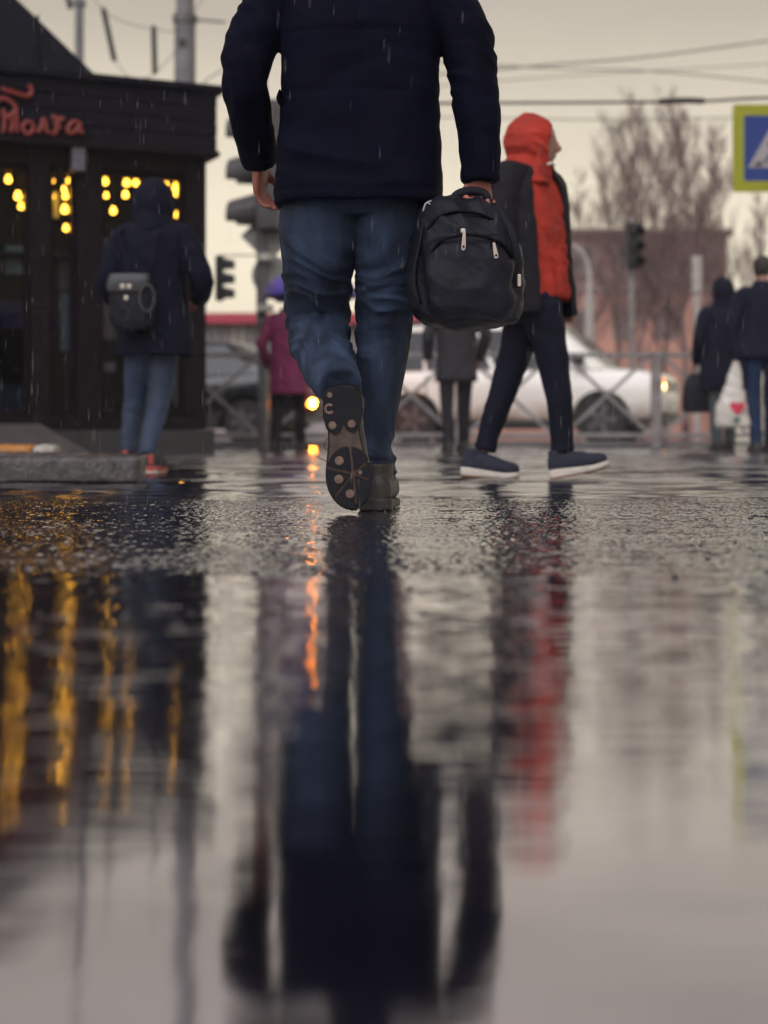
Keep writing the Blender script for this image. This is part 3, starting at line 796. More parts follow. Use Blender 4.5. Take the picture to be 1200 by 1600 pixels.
# ================================================================== BARE TREES
M_BARK = mat("bare_bark", (.20, .125, .12), rough=.9, var=.3, scale=4)
def bare_tree(px, py_top, d, seed, label, spread=1.0, thick=1.0):
    rg = random.Random(seed); base = W(px, 690, d); base.z = 0; H = W(px, py_top + 40, d).z
    t = empty("bare_tree", base, label=label, cat="tree", group="bare trees in front of the brick building")
    tr = MB(); pts = [Vector((0,0,0))]
    n = 8
    for i in range(1, n+1): pts.append(Vector((rg.uniform(-.12,.12)*i**.5, rg.uniform(-.12,.12)*i**.5, H*i/n)))
    rad = [.115*thick*(1 - .93*(i/n)**.8) + .012 for i in range(n+1)]
    tr.tube(pts, rad, n=8, sub=2); tr.build("trunk", M_BARK, t, smooth=True)
    cr = MB()
    def branch(p, d_, L, r, lvl):
        q = p; seg = 3; P_ = [p]
        dd = d_.copy()
        for i in range(seg):
            dd = (dd + Vector((rg.uniform(-.16,.16), rg.uniform(-.16,.16), .16))).normalized(); q = q + dd*(L/seg); P_.append(q)
        cr.tube(P_, [r*(1 - .8*i/seg) + .0042 for i in range(seg+1)], n=4, sub=1, cap=False)
        if lvl > 0:
            for _ in range(rg.randint(6, 8) if lvl == 2 else rg.randint(5, 7)):
                k = rg.uniform(.2, .98); i = min(int(k*seg), seg-1); s = P_[i].lerp(P_[i+1], k*seg - i)
                az = rg.uniform(0, 2*math.pi); sd = Vector((math.cos(az), math.sin(az), .35)).normalized()
                branch(s, (dd*1.0 + sd*.75).normalized(), L*rg.uniform(.35, .6), r*.5, lvl-1)
    nbr = int(34 * H / 12)
    for i in range(nbr):
        k = .22 + .76*(i/nbr); z = k*n; j = min(int(z), n-1); s = pts[j].lerp(pts[j+1], z-j)
        az = rg.uniform(0, 2*math.pi); d_ = (Vector((math.cos(az), math.sin(az), 0))*.62*spread + Vector((0,0,1))).normalized()
        branch(s, d_, H*(.30 - .2*k)*rg.uniform(.75, 1.2), .034*(1.15-k)*thick + .006, 2)
    cr.build("crown", M_BARK, t)
bare_tree(962, 172, 62, 1, "bare tree at the thin edge of the row, nearest the red hood", 1.1)
bare_tree(1003, 150, 60, 2, "tall bare tree above the small dark traffic light", .9, 1.2)
bare_tree(1040, 165, 64, 3, "bare tree in the middle of the row over the brick building", 1.0)
bare_tree(1072, 146, 60, 4, "tallest dark trunked bare tree in the row", .9, 1.3)
bare_tree(1112, 185, 63, 5, "slim bare tree just before the crossing sign", .8, .9)
bare_tree(1188, 290, 66, 6, "low bare tree showing beneath the crossing sign", .9, .7)
bare_tree(905, 265, 66, 7, "low wispy bare tree close behind the red hoodie walker", 1.2, .6)
# ================================================================== CARS
def paint_mat(name, col, mud=None, z0=.45, z1=.75):
    m = bpy.data.materials.new(name); m.use_nodes = True
    n, l = m.node_tree.nodes, m.node_tree.links; b = n["Principled BSDF"]
    b.inputs["Roughness"].default_value = .28; b.inputs["Coat Weight"].default_value = .5; b.inputs["Coat Roughness"].default_value = .12
    tc = n.new("ShaderNodeTexCoord"); nz = n.new("ShaderNodeTexNoise"); nz.inputs["Scale"].default_value = 2.2; nz.inputs["Detail"].default_value = 6
    l.new(tc.outputs["Object"], nz.inputs["Vector"])
    sx = n.new("ShaderNodeSeparateXYZ"); l.new(tc.outputs["Object"], sx.inputs[0])
    ad = n.new("ShaderNodeMath"); ad.operation = 'MULTIPLY_ADD'; ad.inputs[1].default_value = .5
    l.new(nz.outputs[0], ad.inputs[0]); l.new(sx.outputs[2], ad.inputs[2])
    mr = n.new("ShaderNodeMapRange"); mr.inputs[1].default_value = z0 + .25; mr.inputs[2].default_value = z1 + .25
    mr.inputs[3].default_value = 1; mr.inputs[4].default_value = 0
    l.new(ad.outputs[0], mr.inputs[0])
    mx = n.new("ShaderNodeMix"); mx.data_type = 'RGBA'
    mx.inputs[6].default_value = (*col, 1); mx.inputs[7].default_value = (*(mud or col), 1)
    l.new(mr.outputs[0], mx.inputs[0]); l.new(mx.outputs[2], b.inputs["Base Color"])
    r2 = n.new("ShaderNodeMapRange"); r2.inputs[3].default_value = .22; r2.inputs[4].default_value = .75
    l.new(mr.outputs[0], r2.inputs[0]); l.new(r2.outputs[0], b.inputs["Roughness"])
    return m
M_CGLASS = mat("car_glass", (.02, .024, .028), rough=.06, var=.1, rough_var=.02)
M_TYRE = mat("tyre_rubber", (.012, .012, .014), rough=.75)
M_RIM = mat("alloy_rim", (.10, .10, .105), rough=.5, metal=.2)
M_TRIM = mat("black_trim", (.014, .014, .016), rough=.55)
M_CHROME = mat("chrome", (.5, .5, .5), rough=.2, metal=.9)
M_LAMPC = mat("lamp_cover", (.45, .45, .46), rough=.15, var=.1)

def car(name, loc, yaw, paint, label, prof, glass, L, Wd, wheels, wr, head_on=False, ind_on=False, tail_on=False, rails=True, glass_m=None):
    """prof: lower body stations (x, z_low, z_top, half width); glass: greenhouse (belt x0,x1; roof x0,x1; z belt, z roof)"""
    g = empty(name, loc, yaw, label=label, cat="car")
    mb = MB(); rs = []
    arr = catmull([np.array(p) for p in prof], 4)
    for x, zl, zt, w in arr:
        zm = zl + (zt-zl)*.5
        half = [(w*.80, zl), (w*.93, zl+.03), (w*.985, zl+.13), (w, zm), (w*.985, zt-.13), (w*.93, zt-.035), (w*.80, zt), (w*.45, zt+.018)]
        ring = [Vector((x, y, z)) for y, z in half] + [Vector((x, -y, z)) for y, z in reversed(half)]
        rs.append(ring)
    mb.rings(rs, True)
    body_me = mb.mesh("body"); t = bpy.data.objects.new("tmp", body_me); COL.objects.link(t)
    cut = MB()
    for wx in wheels:
        for s in (-1, 1): cut.cyl((wx, s*(Wd/2-.27), wr-.01), (wx, s*(Wd/2+.2), wr-.01), wr*1.17, 28)
    cm = cut.mesh("cut"); co = bpy.data.objects.new("cut", cm); COL.objects.link(co)
    bo = t.modifiers.new("b", 'BOOLEAN'); bo.object = co; bo.operation = 'DIFFERENCE'; bo.solver = 'EXACT'
    ev = t.evaluated_get(bpy.context.evaluated_depsgraph_get()); me = bpy.data.meshes.new_from_object(ev)
    bpy.data.objects.remove(t); bpy.data.objects.remove(co)
    body = link("body", me, paint, g, smooth=True)
    try:
        me.set_sharp_from_angle(angle=R(40))
    except Exception: pass
    # greenhouse
    bx0, bx1, rx0, rx1, zb, zr, wb, wtop = glass
    gh = MB(); lv = [(0, 0), (.55, .50), (.88, .86), (.97, .95), (1, 1)]; rs = []
    def gl_at(t):
        return bx0 + (rx0-bx0)*t, bx1 + (rx1-bx1)*t, wb + (wtop-wb)*t, zb + (zr-zb)*t
    for t_, _ in ((0,0), (.5,0), (.9,0), (.97,0)):
        a, b_, w, z = gl_at(t_)
        k = .09 if t_ < .95 else .14
        if t_ > .95: a += .05; b_ -= .05; w -= .03
        rs.append([Vector(p) for p in ((a+k,-w,z),((a+b_)/2,-w-.012,z),(b_-k,-w,z),(b_,-w+k*1.3,z),(b_+.03,0,z),(b_,w-k*1.3,z),(b_-k,w,z),((a+b_)/2,w+.012,z),(a+k,w,z),(a,w-k*1.3,z),(a-.02,0,z),(a,-w+k*1.3,z))])
    a, b_, w, z = gl_at(1.0)
    rs.append([Vector(p) for p in ((a+.3,-w+.14,z),((a+b_)/2,-w+.12,z+.02),(b_-.3,-w+.14,z),(b_-.2,-w+.3,z),(b_-.2,0,z+.012),(b_-.2,w-.3,z),(b_-.3,w-.14,z),((a+b_)/2,w-.12,z+.02),(a+.3,w-.14,z),(a+.2,w-.3,z),(a+.2,0,z+.012),(a+.2,-w+.3,z))])
    gh.rings(rs, True)
    cab = gh.build("cabin", paint, g, smooth=True)
    try: cab.data.set_sharp_from_angle(angle=R(50))
    except Exception: pass
    # side glass, screens
    def side_pt(f, t, s, off=.012):
        a, b_, w, z = gl_at(t); return Vector((a + (b_-a)*f, s*(w + off + .006), z))
    cuts = [(.07, .24), (.26, .53), (.55, .86)] if rails else [(.10, .47), (.49, .86)]
    for s in (-1, 1):
        for f0, f1 in cuts:
            q = [side_pt(f0, .02, s), side_pt(f1, .02, s), side_pt(min(f1, .86), .86, s), side_pt(f0, .86, s)]
            nrm = Vector((0, s, .3)).normalized()*.008
            MB().add(q + [p - nrm for p in q], [(0,1,2,3),(7,6,5,4),(0,4,5,1),(1,5,6,2),(2,6,7,3),(3,7,4,0)]).build("side_window", glass_m or M_CGLASS, g)
    for end, nm in ((1, "windscreen"), (0, "rear_window")):
        v = []
        for t_ in (.08, .88):
            a, b_, w, z = gl_at(t_); x = (b_ + .028) if end else (a - .028)
            for y in (-w+.16, 0, w-.16): v.append(Vector((x + (.012 if end else -.012)*(1 if y == 0 else -.6), y, z)))
        off = Vector((-.02 if end else .02, 0, -.012))
        v2 = [p + off for p in v]
        MB().add(v + v2, [(0,1,4,3),(1,2,5,4),(6,9,10,7),(7,10,11,8),(0,6,7,1),(1,7,8,2),(2,8,11,5),(5,11,10,4),(4,10,9,3),(3,9,6,0)]).build(nm, glass_m or M_CGLASS, g)
    # wheels
    wm = None
    for wx in wheels:
        for s in (-1, 1):
            y = s*(Wd/2 - .13)
            wh = empty("wheel", (wx, y, wr)); wh.parent = g
            ty = MB(); ty.tube([(0,-.105,0),(0,-.10,0),(0,-.07,0),(0,.07,0),(0,.10,0),(0,.105,0)], [wr*.66, wr*.93, wr, wr, wr*.93, wr*.66], n=30, sub=1)
            ty.build("tyre", M_TYRE, wh, smooth=False)
            rm = MB(); rm.tube([(0,s*.05,0),(0,s*.108,0)], [wr*.62, wr*.64], n=24, sub=1)
            rm.build("rim", M_TRIM, wh)
            for k in range(5):
                a = k*2*math.pi/5
                MB().bar((0, s*.112, 0), (math.cos(a)*wr*.6, s*.112, math.sin(a)*wr*.6), .07, .02, up=(0,1,0)).build("spoke", M_RIM, wh)
    ar = arr
    # front and rear furniture
    xf, xr_ = arr[-1][0], arr[0][0]; zt = arr[-3][2]; wv = Wd/2
    MB().box((xf-.03, 0, zt-.12), (.10, wv*1.1, .15)).build("grille", M_TRIM, g, bevel=.02)
    for k in range(3): MB().box((xf+.022, 0, zt-.17+k*.05), (.012, wv*1.05, .014)).build("grille_bar", M_CHROME, g)
    MB().box((xf-.04, 0, .36), (.12, wv*1.5, .14)).build("bumper_intake", M_TRIM, g, bevel=.02)
    MB().box((xf+.005, 0, .55), (.05, .50, .11)).build("number_plate", mat("plate_white", (.6, .6, .58), rough=.4), g)
    for s in (-1, 1):
        h = MB().box((xf-.085, s*wv*.72, zt-.10), (.16, .30, .17)).build("headlight", M_LAMPC, g, bevel=.035)
        on = head_on and s < 0
        MB().ball((xf+.003, s*wv*.72, zt-.135), (.02, .055, .05), 12, 8).build("lamp", mat("lit_headlamp", (1,.7,.4), emit=(1,.55,.22), estr=6, var=0) if on else M_LAMPC, h)
        MB().ball((xf+.003, s*wv*.74, zt-.045), (.02, .05, .022), 12, 8).build("indicator", mat("lit_amber", (1,.35,.05), emit=(1,.28,.05), estr=1.6, var=0) if on else mat("amber_lens", (.5,.16,.03), rough=.2), h)
        tl = MB().box((xr_+.03, s*wv*.80, arr[2][2]-.18), (.10, .24, .26)).build("tail_light", mat("lit_tail", (.7,.03,.02), emit=(1,.05,.03), estr=3.0, var=0) if tail_on else mat("red_lens", (.25,.015,.012), rough=.2), g, bevel=.03)
        if ind_on and s == ind_on:
            MB().ball((xr_-.03, s*wv*.84, .56), (.035, .07, .055), 12, 8).build("indicator", mat("flashing_amber", (1,.4,.05), emit=(1,.24,.012), estr=170, var=0), tl)
        mr_ = MB(); a, b_, w, z = gl_at(.08)
        mr_.loft([((b_-.32, s*(w+.04), zb+.10), (.05,0,0), (0,0,.05)), ((b_-.32, s*(w+.12), zb+.13), (.09,0,0), (0,0,.09)), ((b_-.33, s*(w+.24), zb+.13), (.07,0,0), (0,0,.08))], n=12)
        mr_.build("mirror", M_TRIM, g, smooth=True)
        for fx0 in (.26, .54):
            a, b_, w, z = gl_at(0); x = a + (b_-a)*fx0
            MB().box((x, s*(wv-.002), zb-.30), (.012, .012, .5)).build("door_seam", M_TRIM, g)
            MB().box((x+.16, s*(wv+.004), zb-.12), (.17, .03, .028)).build("door_handle", paint, g, bevel=.008)
        sx = (wheels[0]+wheels[1])/2
        MB().box((sx, s*(wv-.012), .30), (wheels[1]-wheels[0]-2.4*wr, .06, .10)).build("sill_trim", M_TRIM, g, bevel=.02)
        if rails:
            a, b_, w, z = gl_at(1.0)
            MB().tube([(a+.35, s*(w-.08), zr-.02), (a+.45, s*(w-.08), zr+.05), (b_-.75, s*(w-.08), zr+.05), (b_-.6, s*(w-.08), zr-.03)], .022, n=8, sub=2).build("roof_rail", M_TRIM, g, smooth=True)
    MB().box((sx, 0, .33), (L*.82, Wd*.62, .22)).build("underbody", M_TRIM, g)
    return g
WHITE = paint_mat("muddy_white_paint", (.90, .87, .80), (.30, .19, .12), .30, .58)
DARKP = paint_mat("dark_blue_grey_paint", (.006, .0065, .011), (.02, .017, .016), .3, .5)
SILV = paint_mat("silver_grey_paint", (.34, .34, .34), (.15, .11, .09), .3, .55)
suv_prof = [(-2.14, .50, .92, .74), (-2.08, .38, 1.00, .84), (-1.75, .30, 1.05, .895), (-1.0, .27, 1.06, .905), (0, .27, 1.055, .905), (.8, .27, 1.05, .905), (1.25, .29, 1.05, .90), (1.75, .32, 1.02, .885), (2.05, .38, .97, .84), (2.15, .46, .90, .76)]
car("white_suv", (1.95, 22.0, 0), R(-19), WHITE, "muddy white off-road car with a lit headlamp behind the guard rail", suv_prof,
    (-2.02, 1.42, -1.80, .66, 1.03, 1.69, .84, .68), 4.3, 1.81, (-1.33, 1.34), .35, head_on=True, glass_m=mat("misty_car_glass", (.022, .025, .03), spec=.3, rough=.12, var=.2))
sed_prof = [(-2.2, .46, .86, .72), (-2.12, .36, .94, .82), (-1.7, .28, .98, .86), (-.8, .24, .95, .87), (.3, .24, .93, .87), (1.1, .26, .90, .86), (1.75, .30, .80, .83), (2.1, .36, .70, .78), (2.2, .44, .62, .66)]
car("dark_sedan", (-2.93, 21.6, 0), R(180-14), DARKP, "dark sedan with a flashing amber rear lamp behind the guard rail", sed_prof,
    (-1.75, .95, -1.0, .15, .93, 1.42, .80, .60), 4.4, 1.74, (-1.32, 1.32), .31, ind_on=1, rails=False)
car("distant_sedan", (-3.35, 31.0, 0), R(100), SILV, "distant silver car with red tail lamps beyond the dark sedan", sed_prof,
    (-1.75, .95, -1.0, .15, .93, 1.42, .80, .60), 4.4, 1.74, (-1.32, 1.32), .31, tail_on=True, rails=False)
# ================================================================== PEOPLE
M_SKIN = mat("skin", (.36, .17, .13), rough=.5, var=.15, scale=20)
M_SKINR = mat("cold_reddened_skin", (.34, .11, .085), rough=.5, var=.2, scale=30)
UP = Vector((0, 0, 1))
def V(*a): return Vector(a)
def right_of(f): return Vector(f).cross(UP).normalized()

def hand(mb, wrist, a, b, c, curl=(20, 30, 20), k=1.0, thumb_curl=25, splay=3.0):
    """palm and five fingers. a: toward the fingertips, b: toward the thumb side, c: the way the palm faces"""
    a, b, c = (Vector(v).normalized() for v in (a, b, c)); w = Vector(wrist)
    mb.loft([(w, b*.027*k, c*.021*k), (w + a*.03*k, b*.034*k, c*.018*k), (w + a*.065*k, b*.041*k, c*.016*k), (w + a*.092*k, b*.040*k, c*.013*k), (w + a*.10*k, b*.034*k, c*.009*k)], n=16, ex=2.5, sub=2)
    for off, L, r in ((.030, .86, .0092), (.0105, .98, .0095), (-.0095, .92, .0092), (-.029, .74, .0082)):
        p = w + a*.090*k + b*off*k; pts = [p - a*.02*k, p]; ang = 0
        dirb = b*math.sin(R(splay*off/.03*2))
        for seg, cu in zip((.045, .028, .022), curl):
            ang += cu
            p = p + (a*math.cos(R(ang)) + c*math.sin(R(ang)) + dirb*.5)*seg*L*k; pts.append(p)
        mb.tube(pts, [r*k*1.05, r*k*1.05, r*k, r*k*.92, r*k*.7], n=8, sub=3)
    p = w + a*.025*k + b*.024*k; t = thumb_curl
    q1 = p + (b*.6 + a*.75 + c*.25).normalized()*.036*k
    q2 = q1 + (b*.25*math.cos(R(t)) + a*.9 + c*(.15+math.sin(R(t)))).normalized()*.032*k
    q3 = q2 + (a*.85 + c*(.2+math.sin(R(t))) - b*.1).normalized()*.026*k
    mb.tube([p, q1, q2, q3], [.014*k, .0125*k, .0105*k, .0075*k], n=8, sub=3)

def body(J, f, k=1.0, voxel=.01, hf=None, hands=True, handargs=None, base=V(0,0,0), name="person"):
    """one continuous skin from the joints: torso, neck, head with a face, arms, hands, legs, feet"""
    f = Vector(f).normalized(); s = right_of(f); hf = Vector(hf or f).normalized(); hs = right_of(hf)
    j = {n: Vector(v) - base for n, v in J.items()}
    mb = MB(); pe, ch, ne = j["pelvis"], j["chest"], j["neck"]
    mb.loft([(pe - UP*.04*k, s*.12*k, f*.095*k), (pe, s*.150*k, f*.108*k), (pe.lerp(ch, .45), s*.132*k, f*.095*k), (ch, s*.155*k, f*.112*k),
             (ch.lerp(ne, .55), s*.165*k, f*.098*k), (ch.lerp(ne, .86), s*.10*k, f*.075*k), (ne, s*.058*k, f*.06*k), (ne.lerp(j["head"], .55), s*.052*k, f*.056*k)], n=24, ex=2.3)
    h = j["head"]
    mb.loft([(h + hf*o*k + UP*z*k, hs*rx*k, hf*ry*k) for z, o, rx, ry in ((-.122, .045, .016, .018), (-.112, .036, .034, .038), (-.085, .022, .052, .064), (-.04, .010, .066, .086), (.015, 0, .074, .098), (.065, -.005, .070, .093), (.10, -.008, .046, .062), (.114, -.01, .014, .02))], n=20, sub=3)
    mb.tube([h + hf*.092*k + UP*.02*k, h + hf*.108*k - UP*.012*k, h + hf*.116*k - UP*.030*k, h + hf*.096*k - UP*.042*k], [.008*k, .011*k, .014*k, .009*k], n=8, sub=2)
    mb.loft([(h + hf*.084*k - UP*.066*k - hs*.022*k, UP*.004*k, hf*.006*k), (h + hf*.093*k - UP*.066*k, UP*.009*k, hf*.009*k), (h + hf*.084*k - UP*.066*k + hs*.022*k, UP*.004*k, hf*.006*k)], n=8, sub=2)
    for q in (-1, 1):
        mb.ball(h + hs*q*.076*k - UP*.01*k - hf*.012*k, (.012*k, .018*k, .030*k), 8, 6)
        mb.tube([h + hf*.088*k + hs*q*.012*k + UP*.030*k, h + hf*.080*k + hs*q*.048*k + UP*.030*k], .009*k, n=6, sub=1)
    for q in "LR":
        sh, el, wr = j["sh"+q], j["el"+q], j["wr"+q]
        mb.tube([ch.lerp(ne, .5).lerp(sh, .6), sh, sh.lerp(el, .5), el, el.lerp(wr, .4), wr], [.05*k, .052*k, .046*k, .037*k, .037*k, .025*k], n=12)
        if hands and (handargs or {}).get(q) is not False:
            d = (wr - el).normalized(); ha = dict((handargs or {}).get(q, {}))
            a = Vector(ha.pop("a", d)); out = s if q == "R" else -s
            b = Vector(ha.pop("b", f)); c = Vector(ha.pop("c", -out))
            b = (b - a*b.dot(a)/a.length_squared).normalized(); c = (c - a*c.dot(a)/a.length_squared); c = (c - b*c.dot(b)).normalized()
            hand(mb, wr, a, b, c, k=k*.95, **ha)
        hp, kn, an = j["hip"+q], j["kn"+q], j["an"+q]
        ft = j["toe"+q]
        mb.tube([pe.lerp(hp, .7), hp, hp.lerp(kn, .5), kn, kn.lerp(an, .35), an], [.068*k, .070*k, .058*k, .042*k, .042*k, .032*k], n=14)
        mb.tube([an + (an-ft)*.12 - UP*.0, an.lerp(ft, .45), ft], [.03*k, .033*k, .024*k], n=10)
    return fuse(mb, voxel, 3, None, name, .4)

def eyes(parent, h, hf, k=1.0):
    hf = Vector(hf).normalized(); hs = right_of(hf)
    for q in (-1, 1): MB().ball(Vector(h) + hf*.079*k + hs*q*.031*k + UP*.008*k, .011*k, 8, 6).build("eye", mat("eye", (.25, .22, .2), rough=.1), parent, smooth=True)

def inset_end(c, a, b, axis, depth=.05):
    """rings that turn a garment's end back inside itself, so a hem reads as an opening"""
    return [(c, a, b), (c + axis*.003, a*.94, b*.94), (c + axis*depth, a*.86, b*.86)]

def sole_poly(L, w, n=14):
    prof = [(0, .10), (.012, .55), (.05, .82), (.14, .86), (.30, .74), (.42, .72), (.55, .84), (.70, 1.0), (.82, .97), (.91, .76), (.97, .45), (1.0, .06)]
    arr = catmull([np.array(p) for p in prof], 3)
    rt = [(x*L, w*h + .006*math.sin(x*3.1)) for x, h in arr]; lf = [(x*L, -w*h + .004*math.sin(x*3.1)) for x, h in arr]
    return lf + rt[::-1]
def sole_solid(L, w, h, z0=0.0, spring=.010):
    """sole slab: thick under the heel, thin and sprung up at the toe, its lower edge drawn in"""
    pl = sole_poly(L, w); cx = sum(p[0] for p in pl)/len(pl)
    def bz(x): return z0 + spring*max(0, (x/L - .68)/.32)**2
    def th(x): t = x/L; return h*(1.05 - .42*min(1, max(0, (t-.15)/.6)))
    lo = [V(cx + (x-cx)*.975, y*.93, bz(x)) for x, y in pl]; lo2 = [V(x, y*.99, bz(x) + .006) for x, y in pl]
    hi = [V(x, y, bz(x) + th(x)*.8) for x, y in pl]; top = [V(cx + (x-cx)*.985, y*.94, bz(x) + th(x)) for x, y in pl]
    return MB().rings([lo, lo2, hi, top], True)
def shoe(M, L, w, mu, ms, parent, base, collar=.11, sole_h=.028, name="shoe", voxel=.008, toe_h=.055, tongue=None, heel_lift=0):
    """upper and sole; local x heel->toe, z up, sole underside at z = 0"""
    M = Matrix.Translation(-base) @ M
    mb = MB(); hh = collar
    mb.loft([(V(x*L, 0, sole_h*.6 + h/2), V(0, w*q, 0), V(0, 0, h/2)) for x, q, h in
             ((.012, .35, .05), (.05, .74, .075), (.16, .80, .085), (.35, .74, .085), (.55, .82, toe_h+.018), (.75, .92, toe_h), (.9, .72, toe_h-.008), (.985, .25, toe_h-.022))], n=22, ex=2.6)
    mb.tube([(L*.20, 0, .05), (L*.19, 0, hh*.75), (L*.185, 0, hh)], [w*.86, w*.82, w*.84], n=18, sub=3)
    mb.tube([(L*.26, 0, hh*.8), (L*.42, 0, .075), (L*.55, 0, .05)], [w*.55, w*.62, w*.6], n=14, sub=3)
    me = fuse(mb, voxel, 3, folds(.0015, 20, 20, 20, 3), name)
    me.transform(M)
    o = link(name, me, mu, parent)
    sp = sole_solid(L, w, sole_h)
    sm = sp.mesh("sole"); sm.transform(M)
    so = link("sole", sm, ms, o, bevel=.005)
    return o
def shoe_frame(heel, toe, up=UP):
    x = (Vector(toe) - Vector(heel)).normalized(); z = (Vector(up) - x*Vector(up).dot(x)).normalized(); y = z.cross(x)
    return Matrix.Translation(heel) @ Matrix((x, y, z)).transposed().to_4x4()

def hood_mesh(h, hf, ax=(.135, .115, .15), tilt=-12, open_=52, base=None, neck=None, amp=.006, voxel=None, seed=0, back=.02):
    """a hood round the head: shell open toward the face, running down to the collar"""
    hf = Vector(hf).normalized(); hs = right_of(hf); h = Vector(h)
    pf = (hf*math.cos(R(tilt)) + UP*math.sin(R(tilt))).normalized(); pu = hs.cross(pf).normalized()
    c = h - hf*back
    outer = []; inner = []; n = 40; m = 16
    def pt(ph, th, k):
        d = pf*math.cos(ph) + (hs*math.cos(th) + pu*math.sin(th))*math.sin(ph)
        v = V(d.dot(hf)*ax[0], d.dot(hs)*ax[1], d.dot(UP)*ax[2])
        return c + (hf*v.x + hs*v.y + UP*v.z)*k
    mb = MB(); rs = []
    for j in range(m+1): rs.append([pt(R(open_) + (math.pi-.06-R(open_))*j/m, 2*math.pi*i/n, 1) for i in range(n)])
    rs2 = [[pt(R(open_) + (math.pi-.06-R(open_))*j/m, 2*math.pi*i/n, .90) for i in range(n)] for j in range(m+1)]
    o = len(mb.v)
    mb.rings(rs[::-1] + rs2, True)
    if neck is not None:
        nk = Vector(neck)
        mb.loft([(nk - UP*.05, hs*.13, hf*.11), (nk, hs*.115, hf*.105), (nk.lerp(c, .45) - hf*.01, hs*.095, hf*.10), (c - UP*ax[2]*.55 - hf*.015, hs*.085, hf*.09)], n=28, sub=3)
    return fuse(mb, voxel or .009, 3, folds(amp, 9, 9, 14, seed), "hood")

# ------------------------------------------------------------------ the striding man
MAN = V(-.075, 4.36, 0)
J = dict(pelvis=(-.075,4.40,.95), chest=(-.07,4.38,1.29), neck=(-.07,4.38,1.545), head=(-.07,4.42,1.70),
         shL=(-.315,4.38,1.42), elL=(-.395,4.34,1.19), wrL=(-.368,4.53,1.025), shR=(.175,4.38,1.42), elR=(.252,4.34,1.19), wrR=(.270,4.34,.955),
         hipL=(-.175,4.39,.92), knL=(-.195,4.54,.56), anL=(-.125,4.265,.30), toeL=(-.095,4.255,.05), hipR=(.025,4.39,.92), knR=(-.002,4.50,.53), anR=(-.028,4.46,.10), toeR=(-.02,4.62,.05))
FWD = V(0, 1, 0)
me = body(J, FWD, 1.03, .0055, base=MAN, handargs={
    "R": dict(a=(-.02, .02, -1), b=(-1, -.25, 0), c=(.1, -1, 0), curl=(62, 78, 55), thumb_curl=55),
    "L": dict(a=(.02, .35, -.95), b=(.35, .9, .2), c=(1, -.1, 0), curl=(25, 40, 25), thumb_curl=25)})
man = link("person", me, M_SKINR, None, MAN)
tag(man, "man in dark navy jacket and jeans striding away with a black backpack in hand", "person")
eyes(man, Vector(J["head"]) - MAN, FWD)
hb = MB(); hd = Vector(J["head"]) - MAN
hb.loft([(hd + V(0,-.02,z), V(rx,0,0), V(0,ry,0)) for z, rx, ry in ((-.07,.05,.06), (-.03,.082,.09), (.03,.086,.105), (.08,.078,.10), (.118,.045,.06), (.128,.012,.02))], n=24)
link("hair", fuse(hb, .007, 1, folds(.004, 40, 40, 12, 2), "hair"), mat("dark_hair", (.02, .015, .012), rough=.5, aniso=(9,9,1), bump=.4), man)
M_JACK = mat("navy_jacket_cloth", (.0034, .0040, .0125), spec=.05, rough=.7, var=.25, scale=9, bump=.35, bscale=320, rough_var=.12)
M_DENIM = mat("wet_denim", (.013, .024, .056), rough=.62, spec=.2, var=.7, scale=13, bump=.6, bscale=420, aniso=(1, 1, .32), color2=(.046, .073, .135))
jb = MB(); c = MAN
X = V(1,0,0); Y = V(0,1,0)
def L_(v): return Vector(v) - MAN
jb.loft(inset_end(L_((-.073,4.395,.874)), X*.238, Y*.158, UP)[::-1] + [(L_((-.073,4.395,.90)), X*.238, Y*.16), (L_((-.072,4.395,1.02)), X*.233, Y*.157), (L_((-.067,4.39,1.20)), X*.221, Y*.148),
         (L_((-.07,4.385,1.36)), X*.224, Y*.150), (L_((-.07,4.385,1.47)), X*.205, Y*.128), (L_((-.07,4.38,1.535)), X*.13, Y*.10), (L_((-.07,4.385,1.57)), X*.092, Y*.088), (L_((-.07,4.39,1.615)), X*.086, Y*.086), (L_((-.07,4.39,1.625)), X*.07, Y*.07)], n=40, ex=2.7, sub=3)
def sleeve(mb, pts, rad, base, n=18):
    P = [Vector(p) - base for p in pts]; ax = (P[-2] - P[-1]).normalized()
    mb.tube(P + [P[-1] + ax*.002, P[-1] + ax*.04], rad + [rad[-1]*.84, rad[-1]*.78], n=n, sub=4)
sleeve(jb, [(-.20,4.385,1.465), (-.30,4.38,1.44), (-.372,4.36,1.34), (-.394,4.348,1.23), (-.388,4.40,1.15), (-.376,4.47,1.085), (-.366,4.535,1.03)], [.088, .085, .075, .066, .062, .056, .050], MAN)
sleeve(jb, [(.065,4.385,1.465), (.165,4.38,1.44), (.232,4.36,1.34), (.252,4.348,1.22), (.262,4.34,1.13), (.270,4.34,1.04), (.274,4.34,.942)], [.088, .086, .076, .067, .061, .055, .051], MAN)
